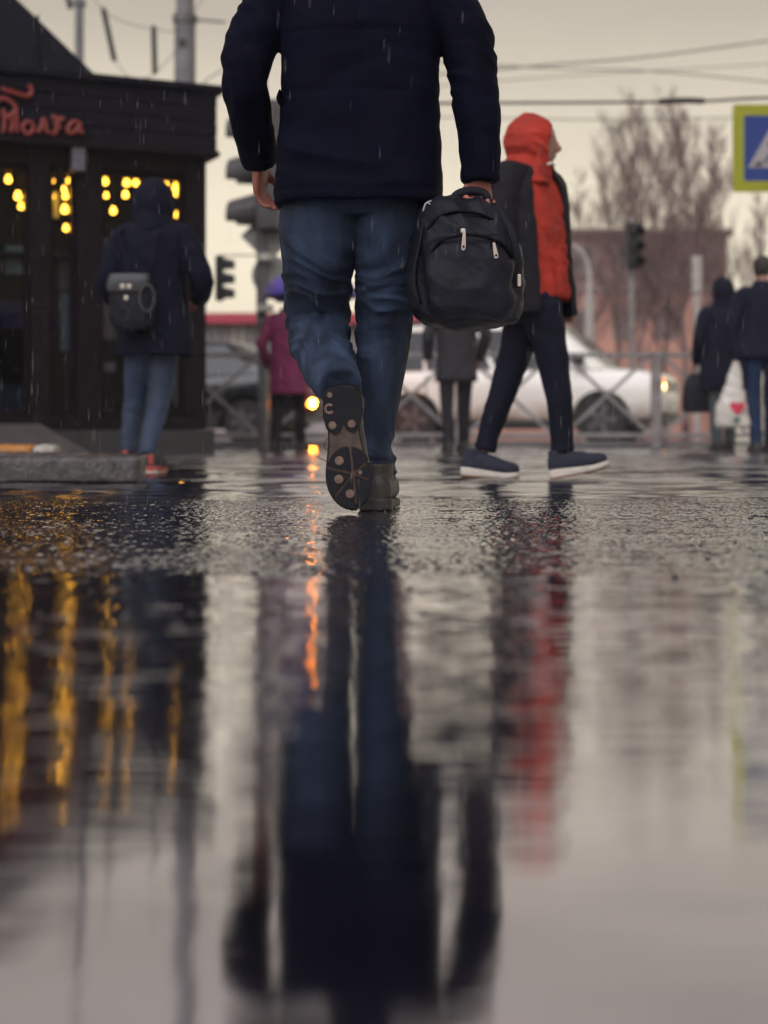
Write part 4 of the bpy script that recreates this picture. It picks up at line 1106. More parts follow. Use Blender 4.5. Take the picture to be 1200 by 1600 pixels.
def man_fold(P, N):
    arm = smoothstep(.20, .24, np.abs(P[:, 0] - .005))
    wob = perlin(P*np.array((4, 4, 4)), 91)*.5
    sl = (1 - np.abs(perlin(np.stack([P[:,0]*5, P[:,1]*5, P[:,2]*11 + P[:,0]*9 + wob*5], 1), 41))*2.4) * .0075 + perlin(np.stack([P[:,0]*9, P[:,1]*9, P[:,2]*24 - P[:,0]*12], 1), 42)*.0035
    q = np.stack([P[:,0]*3.2, P[:,1]*3.2, P[:,2]*7.5 + wob*2], 1)
    to = (1 - np.abs(perlin(q, 43))*2.2) * .007 + perlin(q*2.1, 44)*.003 + perlin(P*22, 45)*.0012
    sc_l = (np.abs(np.sin(P[:,2]*np.pi/.085 + P[:,0]*4 + wob*2.0))**.6 - .6) * .004
    sl = sl*.7 + sc_l
    to = to*1.15 + (np.exp(-((P[:,0] - .004)/.007)**2) + .8*np.exp(-((P[:,2] - 1.34)/.008)**2)) * -.0035 * (P[:,1] < 0)
    hem = np.exp(-((P[:,2] - .905)/.006)**2) * -.0035 * (1 - arm)
    belt = np.exp(-((P[:,2] - 1.175)/.012)**2) * -.004 * (1 - arm)
    return sl*arm + to*(1-arm) + hem + belt
jk = link("jacket", fuse(jb, .0065, 3, man_fold, "jacket"), M_JACK, man)
MB().loft([(L_((-.292,4.34,1.185)), V(.004,0,0), V(0,.05,0)), (L_((-.297,4.34,1.165)), V(.007,0,0), V(0,.05,0)), (L_((-.288,4.34,1.15)), V(.004,0,0), V(0,.05,0))], n=12).build("pocket_flap", M_JACK, jk, smooth=True)
for zz, dx in ((1.335, 0), (.955, 0)):                     # seam across the back yoke, welt above the hem
    pass
jb = MB()
jb.loft([(L_((-.08,4.40,.845)), X*.12, Y*.10), (L_((-.078,4.40,.89)), X*.188, Y*.135), (L_((-.075,4.40,.97)), X*.185, Y*.13), (L_((-.075,4.40,1.04)), X*.165, Y*.12)], n=28, ex=2.4)
sleeve(jb, [(-.172,4.395,.93), (-.186,4.40,.84), (-.192,4.43,.73), (-.194,4.52,.585), (-.186,4.475,.49), (-.158,4.365,.415), (-.122,4.225,.355)], [.105, .108, .101, .090, .084, .076, .062], MAN, 24)
sleeve(jb, [(.02,4.395,.93), (.020,4.40,.84), (.014,4.42,.73), (-.002,4.49,.54), (-.016,4.485,.38), (-.027,4.468,.23), (-.026,4.46,.15), (-.024,4.455,.085)], [.10, .102, .094, .077, .067, .053, .052, .057], MAN, 24)
def jean_fold(P, N):
    wob = perlin(P*3.5, 95)*.6
    knee = np.exp(-((P[:,2] - .55)/.14)**2); ank = np.exp(-((P[:,2] - .17)/.09)**2) * (P[:,0] > -.05); up = np.exp(-((P[:,2] - .80)/.08)**2)
    q = np.stack([P[:,0]*5, P[:,1]*5, P[:,2]*9 + P[:,0]*8 + wob*5], 1)
    a = np.clip(1 - np.abs(perlin(q, 51))*2.6, -.3, 1); a = np.sign(a)*np.abs(a)**1.6
    q2 = np.stack([P[:,0]*7, P[:,1]*7, P[:,2]*3 + wob], 1)
    return a*(.0035 + .0075*knee + .011*ank + .004*up) + perlin(q2, 52)*.004 + perlin(q*2.6, 53)*.0034 + perlin(P*np.array((60, 60, 26)), 54)*.0009
tr = link("jeans", fuse(jb, .0058, 3, jean_fold, "jeans"), M_DENIM, man)
# boots: the left one on its toe, tread toward the lens; the right one flat on the road
M_BOOT = mat("brown_boot_leather", (.028, .021, .018), rough=.5, var=.3, scale=20, bump=.3)
M_TREAD = mat("tan_tread_rubber", (.085, .053, .042), rough=.6, var=.6, scale=30, bump=.2)
M_PAD = mat("black_tread_rubber", (.005, .005, .0085), spec=.2, rough=.5, var=.3, scale=40)
M_STUD = mat("tan_stud_rubber", (.17, .11, .087), rough=.6, var=.5, scale=60)
heel, toe = V(-.116, 4.185, .357), V(-.086, 4.225, .006)
MS = shoe_frame(heel, toe, up=V(.05, 1, 0))
lb = shoe(MS, .352, .062, M_BOOT, M_PAD, man, MAN, collar=.135, sole_h=.030, name="boot", voxel=.006, toe_h=.075)
sole_obj = [o for o in lb.children][0]
LM = Matrix.Translation(-MAN) @ MS; U = .352/790.0
def tp(x, y): return ((y - 412)*U, -(x - 582)*U)
def tread(poly, z0, z1, m, name):
    q = MB().prism([tp(*p) for p in poly], z1, z0); me = q.mesh(name); me.transform(LM); return link(name, me, m, lb, bevel=.0012)
tread([(x*.0+582 + (-y)/U*.90, 412 + (x/U - 395)*.93 + 395) for x, y in sole_poly(.352, .062)], .004, -.0012, M_TREAD, "tread_plate")
tread([(575,418),(510,426),(462,490),(452,600),(466,676),(512,716),(552,694),(572,640),(592,694),(632,714),(674,674),(702,590),(702,505),(655,436)], .001, -.009, M_PAD, "heel_tread")
def disc(x, y, r, m=M_STUD): tread([(x + r*math.cos(i*math.pi/9), y + r*math.sin(i*math.pi/9)) for i in range(18)], -.0092, -.0125, m, "stud")
disc(507, 468, 17); disc(507, 655, 25); disc(625, 655, 25)
tread([(497 + r_*math.cos(R(a)), 552 + r_*math.sin(R(a))) for r_, rng_ in ((33, range(40, 321, 20)), (17, range(320, 39, -20))) for a in rng_], -.0092, -.0125, M_STUD, "stud")
cx, cy = 606, 962
def rim(a):
    t = 40.0
    while True:
        x, y = cx + t*math.cos(a), cy + t*math.sin(a)
        if ((x-584)/146)**2 + ((y-980)/186)**2 > 1: return t
        t += 2
arms = sorted([R(197), R(268), R(327), R(27), R(90), R(132)])
for i, a0 in enumerate(arms):
    a1 = arms[(i+1) % len(arms)] + (2*math.pi if i == len(arms)-1 else 0)
    pts = []
    mid = (a0+a1)/2; g = 9
    off = g / max(math.sin((a1-a0)/2), .3)
    ox, oy = cx + off*math.cos(mid), cy + off*math.sin(mid)
    pts.append((ox, oy))
    n = 7
    for k in range(n+1):
        a = a0 + (a1-a0)*k/n; r_ = rim(a); x, y = cx + r_*math.cos(a), cy + r_*math.sin(a)
        if k == 0: x += -math.sin(a)*g; y += math.cos(a)*g
        if k == n: x -= -math.sin(a)*g; y -= math.cos(a)*g
        pts.append((x, y))
    tread(pts, .001, -.009, M_PAD, "tread_pad")
for x, y, r_ in ((530,876,28), (517,990,28), (652,958,14), (578,1085,27)): disc(x, y, r_)
tread([(598,1150),(612,1150),(612,1196),(598,1196)], .001, -.005, M_PAD, "tread_pad")
def bp2(px, py, d): return W(px, py, d) - MAN
M_LACE = mat("boot_lace", (.05, .04, .035), rough=.7)
MB().tube([bp2(513,684,4.26), bp2(508,690,4.24), bp2(507,699,4.24), bp2(511,703,4.26)], .0013, n=5, sub=4).build("lace_loop", M_LACE, lb, smooth=True)
MB().tube([bp2(494,712,4.24), bp2(502,717,4.24), bp2(512,722,4.26)], .0012, n=5, sub=4).build("lace_loop", M_LACE, lb, smooth=True)
rb = shoe(shoe_frame(V(-.025, 4.365, .003), V(.0, 4.70, .003)), .335, .058, M_BOOT, mat("dark_sole", (.020, .018, .018), rough=.5), man, MAN, collar=.135, sole_h=.034, name="boot", voxel=.006, toe_h=.075)

# ------------------------------------------------------------------ his backpack, hanging from the right hand
BG = V(.226, 4.30, .50)
def B_(px, py, dy=0.0): v = W(px, py, 4.30) - BG; v.y += dy; return v
pxm = 4.30/FPX
bm_ = MB()
secs = [(735,512,40,.05), (736,505,66,.085), (728,488,82,.105), (724,455,86,.115), (726,420,87,.115), (727,385,83,.11), (722,355,72,.098), (716,332,58,.08), (714,318,47,.06), (716,312,34,.035)]
bm_.loft([(B_(x, y), X*w*pxm, Y*dp) for x, y, w, dp in secs], n=36, ex=2.9, sub=4)
bm_.loft([(B_(737,500,-.085), X*44*pxm, Y*.03), (B_(733,485,-.10), X*63*pxm, Y*.045), (B_(730,440,-.105), X*66*pxm, Y*.05), (B_(730,400,-.10), X*60*pxm, Y*.045), (B_(730,378,-.09), X*50*pxm, Y*.03)], n=28, ex=3.2, sub=3)
bm_.loft([(B_(804,470,-.01), X*9*pxm, Y*.05), (B_(806,430,-.01), X*10*pxm, Y*.06), (B_(800,385,-.01), X*8*pxm, Y*.05)], n=16, ex=2.6)
M_BAG = mat("black_pack_nylon", (.0045, .0050, .0120), spec=.22, rough=.5, var=.35, scale=8, bump=.3, bscale=260, rough_var=.15)
bag = link("backpack", fuse(bm_, .0058, 3, folds(.012, 7, 7, 8, 61, .45), "backpack"), M_BAG, None, BG)
tag(bag, "black backpack carried by its top handle in the striding man's hand", "backpack")
M_STRAP = mat("black_webbing", (.006, .0065, .014), spec=.2, rough=.55, bump=.4, bscale=300)
MB().tube([B_(704,322,.0), B_(712,306,0), B_(728,299,0), B_(746,299,0), B_(760,306,0), B_(766,330,0)], [.012,.0125,.0125,.0125,.012,.011], n=10, flat=.8).build("handle", M_STRAP, bag, smooth=True)
M_ZIP = mat("zip_tape", (.003, .003, .005), spec=.06, rough=.45)
MB().tube([B_(672,402,-.128), B_(690,384,-.140), B_(730,377,-.146), B_(775,388,-.138), B_(796,410,-.118)], .0045, n=6).build("zip", M_ZIP, bag)
MB().tube([B_(662,372,-.075), B_(685,345,-.095), B_(722,338,-.10), B_(765,350,-.092), B_(795,385,-.06)], .005, n=6).build("zip", M_ZIP, bag)
M_PULL = mat("worn_metal", (.42, .38, .35), rough=.32, metal=.8)
def pull(px, py, tilt, L=27):
    M4 = Matrix.Translation(B_(px, py, -.165)) @ Matrix.Rotation(R(tilt), 4, 'Y') @ Matrix.Rotation(R(90), 4, 'X')
    h = L*pxm/2
    o = MB().prism([(-.0035, h), (.0035, h), (.0062, -h*.5), (.0058, -h*.85), (.003, -h), (-.003, -h), (-.0058, -h*.85), (-.0062, -h*.5)], -.0015, .0015, M4).build("zip_pull", M_PULL, bag, bevel=.0008)
    MB().ball(B_(px, py, -.170) + V(-.0+math.sin(R(tilt))*-h*.7, 0, -h*.62), .0032, 8, 6).build("hole", M_ZIP, o)
pull(720, 387, 3, 30); pull(767, 402, -10, 24)
MB().box(B_(719, 372, -.155), (.014, .02, .012)).build("slider", M_PULL, bag, bevel=.003); MB().box(B_(764, 390, -.15), (.014, .02, .012)).build("slider", M_ZIP, bag, bevel=.003)
MB().box(B_(807, 442, -.075), (.012, .012, .034)).build("buckle", M_PULL, bag, bevel=.003)
MB().tube([B_(797,455,-.07), B_(803,425,-.08), B_(800,385,-.09), B_(786,350,-.075), B_(768,322,-.03)], .011, n=8, flat=.35).build("strap", M_STRAP, bag, smooth=True)
MB().tube([B_(664,350,-.06), B_(655,390,-.09), B_(648,440,-.10), B_(656,480,-.10)], .010, n=8, flat=.35).build("strap", M_STRAP, bag, smooth=True)
M_PIPE = mat("pale_piping", (.50, .48, .46), rough=.4)
MB().tube([B_(659,343,-.045), B_(664,323,-.05), B_(676,318,-.052), B_(690,317,-.045)], .0021, n=6).build("piping", M_PIPE, bag, smooth=True)
MB().tube([B_(668,322,-.056), B_(684,332,-.075), B_(700,342,-.092)], .0018, n=6).build("piping", M_PIPE, bag, smooth=True)
# ------------------------------------------------------------------ the walker in the red hood
RD = 7.0; RB = V((828-600)*RD/FPX, RD, 0)
def rw(px, py, dy=0.0): v = W(px, py, RD); v.y += dy; v.x *= 1; return v
FT = V(.60, -.80, 0).normalized(); FH = V(1, -.06, 0).normalized()
J = dict(pelvis=rw(834,475), chest=rw(826,345), neck=rw(828,272), head=rw(838,224),
         shR=rw(786,284,-.12), elR=rw(782,378,-.17), wrR=rw(790,452,-.20), shL=rw(866,284,.12), elL=rw(880,380,.17), wrL=rw(886,458,.14),
         hipL=rw(822,492,.06), knL=rw(790,602,.07), anL=rw(752,715,.08), toeL=rw(782,738,.08), hipR=rw(846,492,-.06), knR=rw(868,600,-.06), anR=rw(874,716,-.06), toeR=rw(925,725,-.06))
me = body(J, FT, .92, .009, hf=FH, base=RB, handargs={"R": dict(b=(1,0,0), c=(0,1,0)), "L": dict(b=(1,0,0), c=(0,-1,0))})
red = link("person", me, M_SKIN, None, RB); tag(red, "walker in a bright red hood with a dark open jacket and white soled shoes", "person")
eyes(red, J["head"] - RB, FH, .92)
M_RED = mat("red_jersey", (.40, .026, .013), rough=.8, var=.3, scale=8, bump=.3, bscale=200)
M_REDIN = M_RED
s = right_of(FT)
hd = MB()
def rl(px, py, dy=0.0): return rw(px, py, dy) - RB
hd.loft(inset_end(rl(838,468), s*.165, FT*.125, UP)[::-1] + [(rl(838,455), s*.172, FT*.135), (rl(832,400), s*.165, FT*.135), (rl(826,340), s*.172, FT*.135), (rl(824,300), s*.165, FT*.115), (rl(826,275), s*.10, FT*.09), (rl(828,262), s*.075, FT*.08)], n=30, ex=2.3)
link("hoodie", fuse(hd, .0085, 3, folds(.013, 9, 9, 8, 71, .7), "hoodie"), M_RED, red)
hm = hood_mesh(J["head"] - RB, FH, ax=(.120, .106, .132), tilt=-8, open_=47, neck=rl(826, 274), amp=.012, voxel=.0075, seed=73, back=.026)
link("hood", hm, M_RED, red)
# open jacket: two fronts hanging either side of the hoodie
M_GREYJ = mat("charcoal_jacket", (.008, .0075, .012), spec=.2, rough=.7, var=.3, scale=8, bump=.3, bscale=200)
jb = MB()
def open_shell(mb, secs, gap0, gap1, th=.022, n=40):
    """torso shell left open in front between the two angles (degrees from straight ahead)"""
    arr = catmull([np.concatenate([np.array(c), np.array(a), np.array(b)]) for c, a, b in secs], 4); rs = []
    for q in arr:
        c, a, b = Vector(q[:3]), Vector(q[3:6]), Vector(q[6:]); ring = []
        angs = [R(gap1) + (2*math.pi - R(gap1) + R(gap0))*i/n for i in range(n+1)]
        for t in angs: ring.append(c + b*math.cos(t) + a*math.sin(t))
        ka = 1 - th/a.length; kb = 1 - th/b.length
        for t in reversed(angs): ring.append(c + b*math.cos(t)*kb + a*math.sin(t)*ka)
        rs.append(ring)
    mb.rings(rs, True)
open_shell(jb, [(rl(834,492), s*.212, FT*.175), (rl(833,470), s*.212, FT*.175), (rl(829,400), s*.200, FT*.168), (rl(826,335), s*.203, FT*.162), (rl(825,296), s*.196, FT*.14), (rl(826,272), s*.135, FT*.115), (rl(828,258), s*.105, FT*.105)], -37, 27)
sleeve(jb, [rw(806,282,-.06), rw(788,288,-.12), rw(781,330,-.15), rw(781,382,-.175), rw(786,425,-.19), rw(790,455,-.20)], [.075, .078, .068, .060, .056, .050], RB)
sleeve(jb, [rw(850,282,.06), rw(864,290,.12), rw(874,335,.15), rw(879,384,.17), rw(883,425,.16), rw(886,458,.14)], [.075, .076, .066, .058, .054, .050], RB)
jk = link("jacket", fuse(jb, .0085, 3, folds(.007, 6, 6, 10, 75, .4), "jacket"), M_GREYJ, red)
MB().tube([rl(862,264,-.10), rl(856,263,-.13), rl(850,266,-.15)], [.006,.008,.005], n=8).build("earphone_case", mat("white_plastic", (.7,.68,.62), rough=.3), red, smooth=True)
M_DTRO = mat("dark_navy_trousers", (.0065, .0075, .018), spec=.15, rough=.75, var=.3, scale=9, bump=.3, bscale=200)
tb = MB(); LG = V(1,0,0); LS = right_of(LG)
tb.loft([(rl(832,505), LS*.10, LG*.10), (rl(833,488), LS*.155, LG*.13), (rl(834,462), LS*.15, LG*.125), (rl(834,450), LS*.13, LG*.11)], n=24)
sleeve(tb, [rw(824,482,.06), rw(818,510,.06), rw(806,552,.065), rw(791,602,.07), rw(775,650,.075), rw(764,684,.08), rw(759,703,.08)], [.096, .088, .075, .063, .056, .050, .053], RB, 18)
sleeve(tb, [rw(842,482,-.06), rw(850,512,-.06), rw(860,555,-.06), rw(868,602,-.06), rw(873,650,-.06), rw(876,686,-.06), rw(876,705,-.06)], [.096, .088, .075, .063, .056, .050, .053], RB, 18)
link("trousers", fuse(tb, .0085, 3, folds(.0055, 6, 6, 8, 77, .6), "trousers"), M_DTRO, red)
M_NAVYS = mat("navy_trainer_mesh", (.008, .011, .028), rough=.7, var=.3, scale=40, bump=.4, bscale=300)
M_WSOLE = mat("white_foam_sole", (.62, .56, .50), rough=.55, var=.12, scale=30)
M_GUM = mat("gum_rubber", (.20, .09, .05), rough=.6)
def trainer(heel, toe):
    o = shoe(shoe_frame(heel, toe), .275, .046, M_NAVYS, M_WSOLE, red, RB, collar=.125, sole_h=.036, voxel=.007, toe_h=.058)
    M4 = Matrix.Translation(-RB) @ shoe_frame(heel, toe)
    me = sole_solid(.275, .0445, .0075, -.007).mesh("outsole"); me.transform(M4); link("outsole", me, M_GUM, o)
trainer(V((720-600)*7.05/FPX, 7.08, .022), V((790-600)*7.05/FPX, 7.03, .008))
trainer(V((859-600)*6.95/FPX, 6.94, .008), V((937-600)*6.95/FPX, 6.88, .055))

# ------------------------------------------------------------------ the hooded backpacker by the kiosk
WD = 8.3; WB = V((240-600)*WD/FPX, WD, 0)
def ww(px, py, dy=0.0): v = W(px, py, WD); v.y += dy; return v
def wl_(px, py, dy=0.0): return ww(px, py, dy) - WB
J = dict(pelvis=ww(240,520), chest=ww(240,420), neck=ww(239,352,.0), head=ww(238,322,.05),
         shL=ww(197,368), elL=ww(170,440,-.02), wrL=ww(188,476,.17), shR=ww(283,368), elR=ww(316,432,-.03), wrR=ww(306,466,.12),
         hipL=ww(222,530), knL=ww(209,620,.05), anL=ww(200,708,.02), toeL=ww(199,722,.20), hipR=ww(256,530), knR=ww(250,622,-.02), anR=ww(240,712,-.25), toeR=ww(243,728,-.08))
me = body(J, FWD, .93, .009, base=WB, handargs={"R": dict(a=(-.75,.3,-.55), b=(-.3,.7,.5), c=(0,.5,-.6), curl=(30,40,30))})
wom = link("person", me, M_SKINR, None, WB); tag(wom, "person in a navy hooded coat and jeans walking toward the lit kiosk", "person")
eyes(wom, J["head"] - WB, FWD)
M_NCOAT = mat("navy_coat", (.0075, .0085, .020), spec=.1, rough=.75, var=.25, scale=7, bump=.3, bscale=180)
cb = MB()
cb.loft(inset_end(wl_(243,556), X*.215, Y*.15, UP)[::-1] + [(wl_(243,545), X*.215, Y*.152), (wl_(242,500), X*.195, Y*.145), (wl_(240,450), X*.172, Y*.13), (wl_(240,400), X*.178, Y*.13), (wl_(240,368), X*.178, Y*.11), (wl_(239,350), X*.11, Y*.09), (wl_(239,338), X*.08, Y*.085)], n=32, ex=2.4)
sleeve(cb, [ww(210,366), ww(193,374), ww(180,402,-.01), ww(171,436,-.02), ww(172,456,.04), ww(184,472,.15)], [.07, .072, .066, .064, .060, .052], WB)
sleeve(cb, [ww(270,366), ww(287,374), ww(302,402,-.02), ww(315,434,-.03), ww(314,452,.02), ww(307,464,.10)], [.07, .072, .066, .064, .060, .052], WB)
coat = link("coat", fuse(cb, .009, 3, folds(.007, 6, 6, 8, 81, .4), "coat"), M_NCOAT, wom)
link("hood", hood_mesh(J["head"] - WB, FWD, ax=(.13, .118, .155), tilt=-15, open_=55, neck=wl_(239,350), amp=.006, seed=83, back=.02), M_NCOAT, wom)
tb = MB()
tb.loft([(wl_(239,552), X*.10, Y*.09), (wl_(239,540), X*.155, Y*.115), (wl_(239,520), X*.15, Y*.11)], n=22)
M_JEAN2 = mat("blue_jeans", (.017, .033, .070), rough=.7, var=.35, scale=5, bump=.3, bscale=260, aniso=(1,1,.5))
sleeve(tb, [ww(222,535), ww(218,560,.01), ww(209,620,.05), ww(203,665,.04), ww(200,704,.02)], [.085, .082, .062, .053, .042], WB, 16)
sleeve(tb, [ww(255,535), ww(254,560), ww(250,622,-.03), ww(245,665,-.14), ww(241,708,-.25)], [.085, .082, .062, .053, .044], WB, 16)
link("jeans", fuse(tb, .008, 3, folds(.006, 7, 7, 11, 85, .5), "jeans"), M_JEAN2, wom)
M_SNK = mat("black_canvas", (.016, .016, .020), rough=.7); M_SNKR = mat("red_sole_band", (.36, .05, .04), rough=.55, var=.2); M_SNKW = mat("white_sole_rubber", (.60, .52, .46), rough=.5)
def sneaker(heel, toe):
    o = shoe(shoe_frame(heel, toe), .25, .046, M_SNK, M_SNKR, wom, WB, collar=.095, sole_h=.026, voxel=.0075)
    M4 = Matrix.Translation(-WB) @ shoe_frame(heel, toe)
    me = sole_solid(.25, .0465, .012, -.010).mesh("outsole"); me.transform(M4); link("outsole", me, M_SNKW, o)
    me = MB().box((.004, 0, .062), (.012, .028, .05)).mesh("heel_patch"); me.transform(M4); link("heel_patch", me, M_SNKR, o, bevel=.003)
hx = (199-600)*8.35/FPX; sneaker(V(hx, 8.27, .03), V(hx+.01, 8.52, .012))
hx = (240-600)*8.05/FPX; sneaker(V(hx, 7.95, .012), V(hx+.02, 8.2, .012))
# her small backpack
BK = ww(225, 485, -.20)
bk = MB()
def bl(px, py, dy=0.0): return ww(px, py, -.20 + dy) - BK
bk.loft([(bl(217,520), X*.055, Y*.03), (bl(217,514), X*.105, Y*.05), (bl(216,480), X*.118, Y*.06), (bl(216,445), X*.112, Y*.055), (bl(215,436), X*.09, Y*.035)], n=28, ex=3.4)
M_LEATH = mat("black_leather", (.006, .0065, .012), spec=.2, rough=.5, var=.3, scale=12, bump=.2)
sb = link("backpack", fuse(bk, .008, 2, folds(.004, 9, 9, 9, 87), "backpack"), M_LEATH, None, BK); tag(sb, "small black flap backpack worn over the navy hooded coat", "backpack")
fl = MB(); fl.loft([(bl(214,434,-.03), X*.105, Y*.03), (bl(213,445,-.055), X*.112, Y*.018), (bl(209,458,-.062), X*.10, Y*.012), (bl(207,463,-.062), X*.08, Y*.008)], n=24, ex=3.5)
fl.build("flap", mat("grey_leather_flap", (.016, .016, .021), rough=.45, var=.25), sb, smooth=True)
for dx in (-5, 5): MB().box(bl(210+dx, 455, -.078), (.026, .008, .026)).build("clasp", M_PULL, sb, bevel=.003)
MB().box(bl(210, 472, -.068), (.022, .008, .024)).build("clasp", M_PULL, sb, bevel=.003)
for k_ in (0, 1):
    rr = .046 - .006*k_
    MB().tube([bl(242,472,-.075 - .006*k_) + V(math.cos(t*math.pi/8)*rr*.9, 0, math.sin(t*math.pi/8)*rr*1.6) for t in range(17)], .0027, n=6, sub=2).build("cable_loop", mat("grey_cable", (.06,.06,.066), rough=.4), sb, smooth=True)
for x0, x1 in ((201, 192), (226, 250)):
    MB().tube([bl(x0+10,438,.02), bl((x0+x1)/2+8,410,.035), bl(x1+2,375,.06), bl(x1+5,360,.15)], .012, n=8, flat=.3, up=(0,1,0)).build("strap", M_STRAP, sb, smooth=True)

# ------------------------------------------------------------------ figures farther off
def walker(px, feet_d, height, f, coat_col, leg_col, label, coat_hem, hood=True, stride=.18, arms=None, seed=0, coat_w=1.0, legm=None, coatm=None, headm=None, bag_arm=None):
    """a complete clothed figure standing on the road at distance feet_d"""
    f = Vector(f).normalized(); s = right_of(f); k = height/1.78
    B = V((px-600)*feet_d/FPX, feet_d, 0)
    def q(side, fwd, z): return B + s*side*k + f*fwd*k + UP*z*k
    a = dict(elL=(-.29,-.05,1.16), wrL=(-.27,.08,.93), elR=(.29,-.04,1.16), wrR=(.27,.10,.93)); a.update(arms or {})
    J = dict(pelvis=q(0,0,.96), chest=q(0,.0,1.28), neck=q(0,.02,1.52), head=q(0,.05,1.665), shL=q(-.185,0,1.44), shR=q(.185,0,1.44),
             elL=q(*a["elL"]), wrL=q(*a["wrL"]), elR=q(*a["elR"]), wrR=q(*a["wrR"]),
             hipL=q(-.09,0,.92), knL=q(-.10,-stride*.15,.51), anL=q(-.10,-stride,.10), toeL=q(-.11,-stride+.15,.05), hipR=q(.09,0,.92), knR=q(.10,stride*.75,.52), anR=q(.10,stride,.09), toeR=q(.11,stride+.16,.05))
    me = body(J, f, k, .014, base=B); o = link("person", me, M_SKIN, None, B); tag(o, label, "person")
    eyes(o, J["head"] - B, f, k)
    cm = coatm or mat("cloth_coat_%d" % seed, coat_col, rough=.75, var=.25, scale=7, spec=.15); lm = legm or mat("cloth_legs_%d" % seed, leg_col, rough=.75, var=.25, scale=7, spec=.15)
    def l(side, fwd, z): return q(side, fwd, z) - B
    cb = MB(); hw = .205*coat_w
    cb.loft([(l(0,0,coat_hem), s*hw*k, f*.15*k), (l(0,0,coat_hem+.03), s*(hw+.005)*k, f*.155*k), (l(0,0,(coat_hem+1.2)/2), s*(hw-.015)*k, f*.145*k), (l(0,0,1.28), s*.195*k, f*.14*k), (l(0,0,1.43), s*.185*k, f*.12*k), (l(0,.01,1.51), s*.10*k, f*.09*k), (l(0,.02,1.56), s*.08*k, f*.085*k)], n=26, ex=2.4)
    for d in "LR":
        sg = -1 if d == "L" else 1; e, w_ = Vector(a["el"+d]), Vector(a["wr"+d])
        sleeve(cb, [q(sg*.12,0,1.44), q(sg*.20,0,1.42), q(*((Vector((sg*.21,0,1.40)) + e)/2)), q(*e), q(*((e+w_)/2)), q(*w_)], [.07*k, .075*k, .066*k, .060*k, .055*k, .048*k], B, 12)
    link("coat", fuse(cb, .013, 2, folds(.007, 6, 6, 7, seed, .3), "coat"), cm, o)
    tb = MB()
    tb.loft([(l(0,0,.84), s*.09*k, f*.09*k), (l(0,0,.90), s*.16*k, f*.125*k), (l(0,0,1.0), s*.155*k, f*.12*k)], n=18)
    for d, sg, st in (("L", -1, -stride), ("R", 1, stride)):
        kn = Vector(J["kn"+d]); an = Vector(J["an"+d])
        sleeve(tb, [q(sg*.09,0,.92), q(sg*.092,0,.84), kn, kn.lerp(an,.5), an + UP*.0], [.095*k, .09*k, .068*k, .06*k, .055*k], B, 14)
    link("trousers", fuse(tb, .012, 2, folds(.006, 6, 6, 9, seed+3, .3), "trousers"), lm, o)
    for d, sg, st in (("L", -1, -stride), ("R", 1, stride)):
        hl = q(sg*.10, st-.07, 0) + UP*.004; shoe(shoe_frame(hl, hl + f*.28*k), .28*k, .05*k, mat("dark_shoe", (.014,.013,.016), rough=.5), mat("dark_shoe_sole", (.03,.027,.027), rough=.6), o, B, voxel=.012)
    if hood: link("hood", hood_mesh(J["head"] - B, f, ax=(.135*k, .12*k, .15*k), tilt=-12, open_=55, neck=l(0,.02,1.52), seed=seed, voxel=.013), headm or cm, o)
    else:
        hd = J["head"] - B; hb = MB()
        hb.loft([(hd - f*.02 + UP*z*k, s*rx*k, f*ry*k) for z, rx, ry in ((-.06,.05,.05), (-.02,.083,.088), (.04,.086,.105), (.09,.074,.095), (.125,.03,.04))], n=18)
        link("hair", fuse(hb, .012, 1, None, "hair"), headm or mat("dark_hair", (.02,.015,.012)), o)
    return o, J, B
M_MAG = mat("magenta_coat", (.20, .022, .085), rough=.7, var=.3, scale=6)
o, J, B = walker(450, 15.6, 1.66, (.35, 1, 0), None, (.018, .017, .022), "person in a magenta coat under the violet umbrella", .62, hood=False, seed=101, coatm=M_MAG,
       arms=dict(elR=(.26,.08,1.14), wrR=(.17,.24,1.28)), stride=.12)
UB = Vector(J["wrR"]) + V(0,.03,0); UB.z = 0
um = empty("umbrella", UB, label="violet umbrella held up over the magenta coat", cat="umbrella")
hz = J["wrR"].z; tz = 1.87
MB().cyl((0,0,hz-.12), (0,0,tz), .007, 8).build("shaft", M_BLACKP, um); MB().tube([(0,0,hz-.16), (0,0,hz-.02)], .014, n=8).build("grip", M_BLACKP, um)
cp = MB(); nR = 8; rows = []
for j in range(7):
    t = j/6; ring = []
    for i in range(48):
        a = 2*math.pi*i/48; sc_ = 1 - .07*t*t*abs(math.sin(a*nR/2)); r_ = (.50*math.sin(t*math.pi/2*.95) + .004)*sc_
        ring.append(V(r_*math.cos(a), r_*math.sin(a), tz - .02 - .30*(1-math.cos(t*math.pi/2*.95)) + .03*t*abs(math.sin(a*nR/2))))
    rows.append(ring)
inn = [[p*.985 + V(0,0,-.004) for p in r] for r in rows]
cp.rings(rows + inn[::-1], True)
cp.build("canopy", mat("violet_nylon", (.13, .085, .42), rough=.5, var=.2, scale=5), um, smooth=True)
for i in range(nR):
    a = 2*math.pi*i/nR
    MB().tube([(0,0,tz-.06), (.25*math.cos(a), .25*math.sin(a), tz-.10), (.485*math.cos(a), .485*math.sin(a), tz-.305)], .004, n=5, sub=3).build("rib", M_DGALV, um)
walker(713, 14.6, 1.72, (-.2, 1, 0), (.036, .033, .040), (.022, .020, .026), "grey clad pedestrian half hidden behind the hanging black backpack", .70, seed=111, stride=.10)
o, J, B = walker(1131, 15.2, 1.70, (-.12, 1, 0), (.007, .008, .019), (.07, .085, .09), "hooded person in a long black coat and grey trousers by the guard rail", .64, seed=121, stride=.10, coat_w=1.25)
hb = MB(); hb_b = Vector(J["wrL"]) + V(.0, -.02, -.30); 
